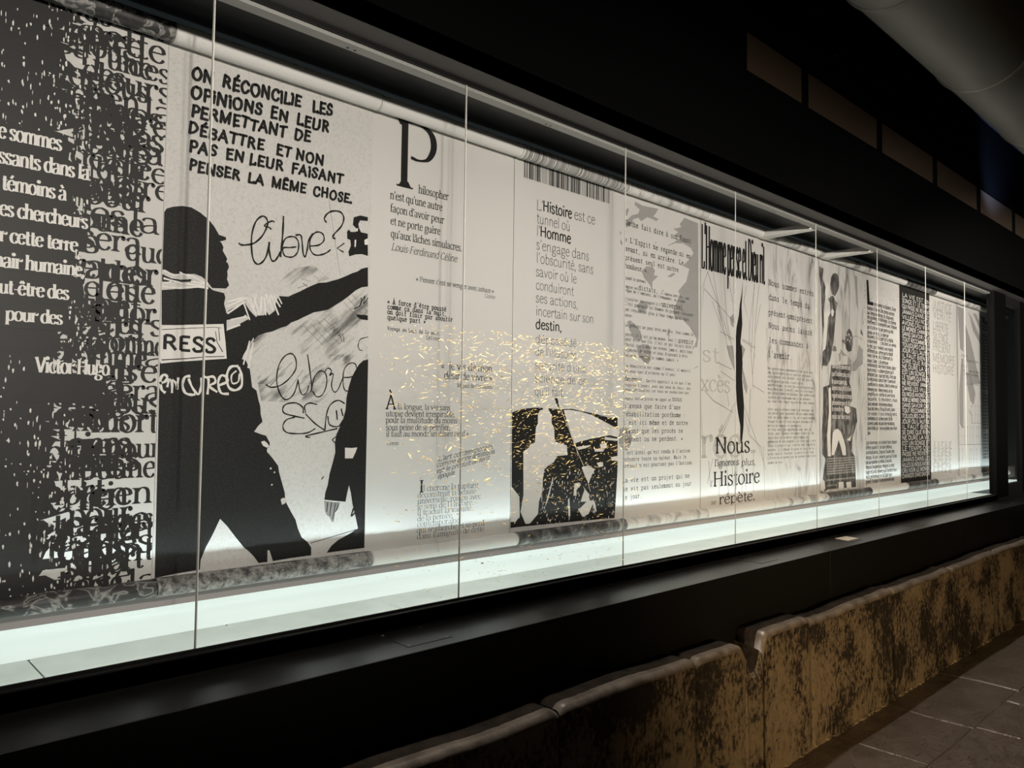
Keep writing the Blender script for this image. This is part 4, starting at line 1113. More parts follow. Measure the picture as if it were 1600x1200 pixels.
[[2,"k",877,2272,893,2285,913,2295,944,2304,974,2305,1004,2293,1032,2276,1054,2254,1072,2227,1096,2223,1098,2214,1084,2207,1076,2205,1083,2198,1089,2186,1087,2173,1098,2156,1104,2146,1100,2136,1107,2131,1111,2118,1105,2103,1107,2089,1105,2075,1111,2061,1113,2053,1102,2041,1053,2037,1042,2050,1033,2060,1016,2072,992,2078,981,2076,957,2073,936,2066,912,2071,896,2078,884,2077],[2,"k",884,2009,922,2016,964,2026,1018,2035,1037,2042,1057,2029,1096,2024,1101,2009,1097,1986,1107,1953,1115,1965,1144,1984,1170,1994,1177,1960,1168,1945,1108,1930,1108,1910,889,1893],[2,"k",884,2063,915,2052,947,2052,979,2058,990,2051,931,2041,885,2038],[2,"k",1109,1891,1123,1903,1157,1922,1192,1944,1198,1910,1209,1879,1195,1852,1172,1810,1161,1775,1165,1758,1110,1755,1112,1792,1097,1915,1108,1916],[2,"k",1170,2000,1191,1973,1210,1955,1246,1961,1252,1979,1265,1963,1289,1983,1289,2007,1300,2038,1339,2040,1358,2051,1387,2066,1416,2084,1443,2098,1463,2108,1497,2114,1519,2123,1546,2133,1577,2148,1610,2166,1632,2175,1653,2190,1682,2200,1684,2122,1655,2115,1627,2099,1597,2073,1569,2051,1541,2032,1507,2009,1472,1999,1445,1992,1406,1971,1380,1956,1354,1945,1335,1929,1310,1920,1279,1904,1254,1897,1224,1883,1211,1868,1199,1898,1191,1944,1171,1959],[2,"w",888,1889,967,1900,1097,1915,1106,1851,1112,1794,1025,1783,945,1773,889,1764],[2,"k",1611,2391,1641,2404,1677,2404,1677,2388,1641,2384,1633,2368,1636,2354,1646,2337,1678,2336,1681,2246,1652,2249,1622,2243,1595,2231,1590,2248,1601,2275,1598,2297,1584,2300,1582,2327,1589,2338,1600,2330,1622,2334,1621,2350,1608,2360],[2,"w",1617,2301,1625,2302,1623,2273,1617,2272],[2,"w",1621,2348,1632,2350,1630,2337,1622,2336],[2,"w",1662,2308,1679,2318,1679,2291,1664,2289],[2,"k",1630,2003,1686,2005,1687,1985,1658,1985,1640,1991],[2,"sm",1218,1880,1279,1905,1354,1942,1445,1990,1541,2035,1627,2099,1684,2119,1693,1728,1223,1709,1203,1766,1195,1846],[2,"sm",1248,2120,1441,2172,1510,2132,1377,2068,1250,2038],[2,"sm",1210,1815,1641,1843,1678,1814,1601,1703,1559,1649,1349,1645,1244,1649,1228,1718],[2,"k",887,1768,929,1783,1157,1798,1182,1792,1198,1759,1202,1735,1208,1697,1225,1685,1233,1652,1241,1628,1243,1600,1251,1573,1236,1559,1220,1537,1248,1527,1266,1522,1281,1496,1280,1482,1271,1475,1271,1464,1294,1439,1316,1411,1320,1389,1331,1354,1345,1311,1347,1282,1372,1238,1391,1208,1401,1175,1417,1141,1442,1121,1458,1098,1459,1069,1380,1068,1305,1065,1291,1105,1283,1107,1284,1064,1250,1065,1231,1091,1213,1110,1194,1126,1165,1162,1129,1209,1105,1234,1092,1206,1076,1173,1058,1140,1042,1099,1040,1067,964,1064,893,1058],[2,"w",1247,1500,1259,1504,1270,1496,1280,1483,1271,1478,1255,1486],[2,"w",1329,1287,1338,1293,1350,1289,1348,1272,1335,1267],[2,"k",1692,1827,1668,1820,1649,1803,1630,1773,1617,1750,1605,1711,1596,1669,1593,1620,1582,1582,1566,1548,1554,1522,1549,1492,1552,1455,1540,1411,1529,1374,1522,1330,1512,1301,1509,1275,1552,1268,1602,1261,1609,1295,1616,1325,1625,1295,1634,1249,1648,1202,1661,1152,1624,1135,1573,1115,1544,1096,1524,1071,1608,1072,1699,1072,1699,1290,1696,1598],[2,"w",1594,1473,1624,1471,1650,1473,1642,1453,1630,1430,1595,1431],[2,"a",1509,1270,1552,1263,1578,1260,1570,1234,1558,1224,1553,1188,1544,1186,1533,1208,1520,1216,1512,1235],[4,"k",2491,1623,2528,1635,2582,1644,2651,1650,2736,1648,2824,1643,2899,1649,3008,1635,3104,1623,3204,1606,3278,1606,3281,1326,3269,1174,3258,1066,2984,1073,2745,1077,2538,1081,2485,1080,2487,1109,2550,1123,2542,1229,2495,1274],[4,"w",2569,1438,2610,1458,2612,1470,2647,1479,2652,1554,2666,1571,2665,1617,2679,1636,2700,1641,2700,1654,2733,1654,2742,1638,2759,1617,2763,1574,2781,1546,2785,1484,2811,1477,2874,1462,2881,1413,2805,1410,2780,1380,2740,1364,2715,1347,2705,1308,2702,1239,2679,1191,2673,1132,2618,1090,2589,1091,2555,1151,2573,1227],[4,"w",2482,1275,2546,1224,2550,1132,2524,1106,2487,1109],[4,"k",2493,1213,2509,1207,2505,1164,2492,1165],[4,"k",2529,1205,2542,1200,2539,1162,2527,1163],[4,"k",2491,1137,2504,1136,2500,1108,2490,1108],[4,"k",2620,1417,2636,1419,2637,1410,2620,1408],[4,"k",2648,1416,2664,1418,2664,1409,2648,1408],[4,"k",2621,1384,2637,1385,2637,1376,2621,1375],[4,"k",2648,1383,2665,1384,2665,1376,2648,1374],[4,"k",2621,1347,2638,1348,2638,1339,2621,1338],[4,"k",2649,1346,2665,1347,2666,1338,2649,1337],[4,"k",2622,1308,2638,1309,2638,1300,2622,1299],[4,"k",2649,1306,2666,1308,2666,1299,2650,1298],[4,"k",2622,1278,2639,1280,2639,1271,2622,1270],[4,"k",2650,1277,2667,1278,2667,1269,2650,1268],[4,"k",2689,1425,2711,1427,2711,1418,2690,1416],[4,"k",2754,1424,2780,1425,2780,1418,2754,1417],[4,"k",2690,1405,2711,1407,2711,1398,2690,1397],[4,"k",2754,1404,2780,1405,2780,1398,2754,1397],[4,"k",2690,1383,2711,1384,2711,1375,2690,1374],[4,"k",2754,1381,2780,1382,2781,1375,2754,1374],[4,"w",2850,1640,2891,1643,2976,1634,3056,1620,3137,1594,3278,1546,3279,1500,3214,1511,3139,1503,3041,1491,2978,1481,2935,1471,2908,1515,2877,1577],[4,"k",3113,1546,3171,1549,3278,1544,3279,1528,3171,1530],[4,"k",2899,1618,2905,1612,2901,1606,2892,1611,2892,1615],[4,"k",2936,1616,2942,1610,2938,1603,2928,1608,2928,1613],[4,"k",2892,1598,2898,1591,2894,1585,2884,1590,2884,1594],[4,"k",2929,1595,2935,1589,2930,1582,2921,1588,2921,1592],[4,"k",2966,1592,2972,1586,2967,1580,2958,1585,2958,1589],[4,"k",3003,1589,3010,1583,3005,1577,2996,1582,2996,1586],[4,"k",2907,1572,2914,1566,2909,1559,2900,1565,2900,1569],[4,"k",2944,1569,2951,1563,2946,1557,2937,1562,2937,1566],[4,"k",2982,1566,2988,1560,2983,1554,2974,1559,2974,1563],[4,"k",3020,1563,3026,1557,3021,1551,3012,1556,3012,1560],[4,"k",3058,1560,3065,1554,3060,1548,3050,1553,3050,1557],[4,"k",2912,1546,2919,1540,2914,1534,2905,1539,2905,1543],[4,"k",2949,1543,2956,1537,2951,1531,2942,1536,2942,1540],[4,"k",2987,1540,2993,1534,2989,1527,2979,1533,2979,1537],[4,"k",3025,1537,3031,1531,3026,1524,3017,1530,3017,1534],[4,"k",3063,1534,3070,1527,3065,1521,3055,1526,3055,1531],[4,"k",3102,1531,3109,1524,3104,1518,3094,1523,3094,1527],[4,"k",2923,1520,2930,1514,2925,1508,2916,1513,2916,1517],[4,"k",2961,1517,2967,1511,2962,1504,2953,1510,2953,1514],[4,"k",2998,1514,3005,1507,3000,1501,2990,1506,2990,1511],[4,"k",3036,1510,3043,1504,3038,1498,3028,1503,3028,1507],[4,"k",3075,1507,3081,1501,3077,1494,3067,1500,3067,1504],[4,"k",2934,1499,2941,1493,2936,1487,2927,1492,2927,1496],[4,"k",2972,1496,2978,1490,2973,1484,2964,1489,2964,1493],[4,"k",2782,1698,2802,1700,2811,1678,2794,1670],[4,"w",3131,1466,3189,1472,3186,1443,3139,1441],[4,"w",3090,1440,3172,1438,3156,1425,3090,1427],[4,"w",3223,1394,3280,1398,3280,1372,3232,1375],[4,"w",3107,1367,3157,1369,3160,1347,3124,1343],[4,"w",2988,1348,3043,1356,3092,1333,3068,1303,3044,1262,3012,1305],[4,"w",2935,1267,2973,1270,2981,1254,2950,1235,2951,1204,2928,1206],[4,"w",2967,1131,3045,1178,3086,1164,3046,1104,2999,1092],[4,"w",2982,1171,3013,1232,2997,1253,3045,1209,3053,1167],[4,"w",3172,1503,3279,1491,3279,1480,3172,1487],[4,"w",2947,1453,3058,1461,3042,1451,2963,1437],[4,"w",2616,1224,2650,1252,2671,1231,2659,1153,2632,1097],[4,"w",2729,1188,2773,1303,2779,1300,2743,1197,2722,1163],[4,"w",3094,1164,3110,1110,3094,1116,3069,1176],[4,"w",2827,1444,2871,1444,2864,1432,2827,1432],[4,"w",2897,1197,2906,1105,2891,1101,2887,1188],[4,"k",2623,1243,2651,1222,2637,1194],[4,"k",2631,1175,2658,1192,2666,1143],[4,"k",2618,1127,2631,1145,2646,1105],[4,"k",2563,1170,2577,1120,2590,1139],[5,"a",3423,2823,3497,2815,3641,2825,3621,2797,3595,2772,3646,2765,3621,2749,3575,2756,3534,2755,3483,2723,3453,2738,3410,2720,3381,2679,3339,2658,3333,2688,3395,2740,3453,2760,3467,2786,3420,2804],[5,"a",3359,2778,3369,2767,3352,2728,3338,2729,3345,2762],[5,"a",3908,2823,4054,2816,4062,2116,4048,2045,4014,2043,4040,2094,3962,2166,3894,2199,3812,2200,3796,2246,3860,2349,3844,2367,3927,2435,3960,2518,3893,2528,3960,2577,4003,2623,3977,2649,3892,2664,3809,2651,3729,2618,3859,2688,3809,2699,3842,2724,3793,2734,3875,2759,3858,2775],[5,"a",3485,2437,3529,2471,3590,2479,3613,2459,3602,2430,3644,2431,3590,2391,3588,2345,3553,2377,3515,2400],[5,"a",3443,2236,3487,2268,3539,2270,3549,2239,3517,2203,3465,2207],[5,"a",3361,2138,3386,2148,3429,2131,3481,2095,3496,2051,3474,2039,3416,2054,3380,2095],[5,"a",3452,1994,3496,2024,3556,2024,3578,1989,3576,1938,3542,1913,3497,1933,3460,1963],[5,"a",3290,2636,3304,2625,3297,2610,3287,2617],[5,"a",3297,2592,3314,2569,3309,2554,3295,2570],[5,"a",3730,2438,3794,2471,3819,2469,3778,2444],[5,"a",3748,2137,3764,2120,3756,2081,3732,2098],[5,"a",3683,2356,3696,2353,3690,2343],[5,"a",3612,2625,3627,2625,3619,2617],[5,"a",3499,2581,3521,2580,3506,2571],[5,"a",3301,1547,3343,1555,3386,1544,3408,1505,3399,1459,3368,1425,3326,1430,3296,1461,3283,1506],[5,"a",3495,1942,3546,1953,3575,1939,3553,1914,3514,1920],[5,"a",3997,1907,4057,1933,4049,1925],[6,"k",4576,2529,4570,2443,4560,2348,4570,2238,4549,2126,4541,2007,4480,2003,4485,2104,4496,2206,4525,2285,4537,2362,4560,2433],[6,"a",4415,2265,4461,2295,4469,2254,4462,2203,4430,2217],[6,"a",4525,2124,4573,2094,4605,2071,4573,2009,4541,2007],[6,"k",4482,2087,4563,2093,4573,1970,4566,1884,4577,1789,4590,1694,4584,1561,4566,1459,4541,1463,4544,1561,4518,1637,4500,1711,4487,1824,4484,1946],[6,"a",4377,2079,4456,2085,4470,1992,4473,1917,4447,1953,4407,2007],[6,"a",4573,1951,4602,1895,4635,1820,4624,1772,4595,1809,4577,1856],[8,"d",5691,2785,5763,2775,5744,2698,5766,2676,5798,2630,5788,2546,5760,2460,5768,2329,5739,2228,5741,2024,5728,1983,5739,2228,5724,2473,5717,2620,5691,2715],[8,"d",5892,2726,5920,2755,5958,2769,6006,2767,6032,2736,6035,2677,6014,2640,5985,2611,5956,2582,5909,2594,5881,2624,5876,2674],[8,"d",5834,2551,5909,2585,5937,2580,5965,2550,6003,2537,5973,2466,5963,2398,5933,2244,5904,2158,5865,2072,5810,2028,5737,2024,5738,2130,5802,2184,5832,2402,5879,2448,5871,2522],[8,"d",5904,2158,5932,2193,5970,2188,5983,2155,5941,2148,5913,2149],[8,"d",6145,2286,6176,2332,6216,2353,6256,2330,6285,2289,6278,2219,6253,2174,6193,2161,6154,2184,6138,2217,6086,2235,6076,2247,6135,2255],[8,"w",5799,2664,5835,2677,5863,2655,5849,2603,5815,2516,5793,2514,5783,2587],[8,"w",5800,2490,5815,2483,5829,2451,5848,2495,5861,2495,5855,2454,5874,2479,5870,2439,5832,2402,5809,2267,5784,2158,5747,2139,5761,2230,5777,2347,5770,2412,5763,2436,5782,2446,5805,2440],[8,"w",5889,2470,5917,2479,5941,2463,5926,2428,5903,2417,5888,2441],[8,"w",6155,2296,6175,2306,6171,2280],[8,"w",6195,2308,6219,2314,6211,2283],[8,"w",6235,2285,6259,2290,6245,2264],[8,"w",6175,2263,6195,2269,6186,2242],[8,"w",6210,2253,6230,2259,6222,2236],[8,"d",6442,2373,6479,2331,6479,2314,6431,2336],[8,"a",6398,2236,6477,2198,6475,2082,6395,2051,6332,2014,6271,2011,6272,2071,6355,2119],[8,"a",6046,2176,6085,2162,6173,2125,6075,2127],[8,"a",6125,2663,6172,2798,6202,2785,6160,2658,6123,2550],[8,"a",6324,2802,6376,2800,6386,2509,6351,2576],[8,"a",6017,2132,6065,2161,6055,2084,6026,2073],[8,"a",6171,2022,6192,2126,6252,2096,6251,2010],[8,"d",5746,1862,5847,1883,5885,2040,6252,2061,6252,2023,6206,1916,6249,1870,6259,1776,6225,1727,6336,1710,6357,1605,6266,1472,6242,1359,6308,1320,6326,1072,5818,1081,5718,1060,5699,1074,5780,1315,5721,1352,5723,1548,5744,1673],[8,"w",5836,1856,5871,1866,5882,1766,5874,1584,5862,1458,5871,1331,5816,1332,5806,1494,5840,1675],[8,"a",5746,1808,5826,1828,5823,1584,5743,1566],[8,"w",5904,1512,5945,1539,5997,1543,6049,1520,6102,1455,6133,1399,6143,1333,6079,1335,6048,1400,6006,1456,5974,1401,5922,1339,5881,1340,5893,1448],[8,"a",5903,1457,5944,1475,5986,1456,5943,1365,5902,1348],[8,"w",6116,1725,6203,1722,6224,1680,6180,1661,6126,1679],[8,"a",5743,1512,5778,1503,5771,1369,5725,1352],[8,"w",6221,1482,6244,1501,6221,1444,6156,1454],[8,"w",5700,1176,5759,1146,5774,1092,5738,1063,5680,1080],[8,"w",6002,1126,6087,1126,6097,1075,6001,1071],[8,"w",6140,1119,6227,1120,6237,1072,6150,1072],[8,"k",5804,1328,6308,1320,6322,1106,5798,1118],[9,"k",6565,2797,6606,2799,6629,2620,6706,2621,6706,2592,6582,2589],[12,"a",8853,2822,9046,2814,9029,2353,8921,2379,8894,2568],[12,"a",9161,2797,9284,2764,9606,2546,9602,2474,9349,2607,9248,2760],[12,"a",9086,2675,9272,2485,9583,2036,9253,2023,9091,2357],[12,"a",9357,2800,9467,2800,9612,2701,9609,2630],[12,"a",9103,2139,9219,2145,9313,2048,9408,1924,9343,1795,9226,1843,9136,2003],[12,"a",8958,2280,9025,2284,8996,1541,8876,1590,8869,1907],[13,"a",9636,2799,9789,2796,9786,2729,9924,2730,9907,2789,10007,2799,10004,2737,9697,2733,9699,2757]],
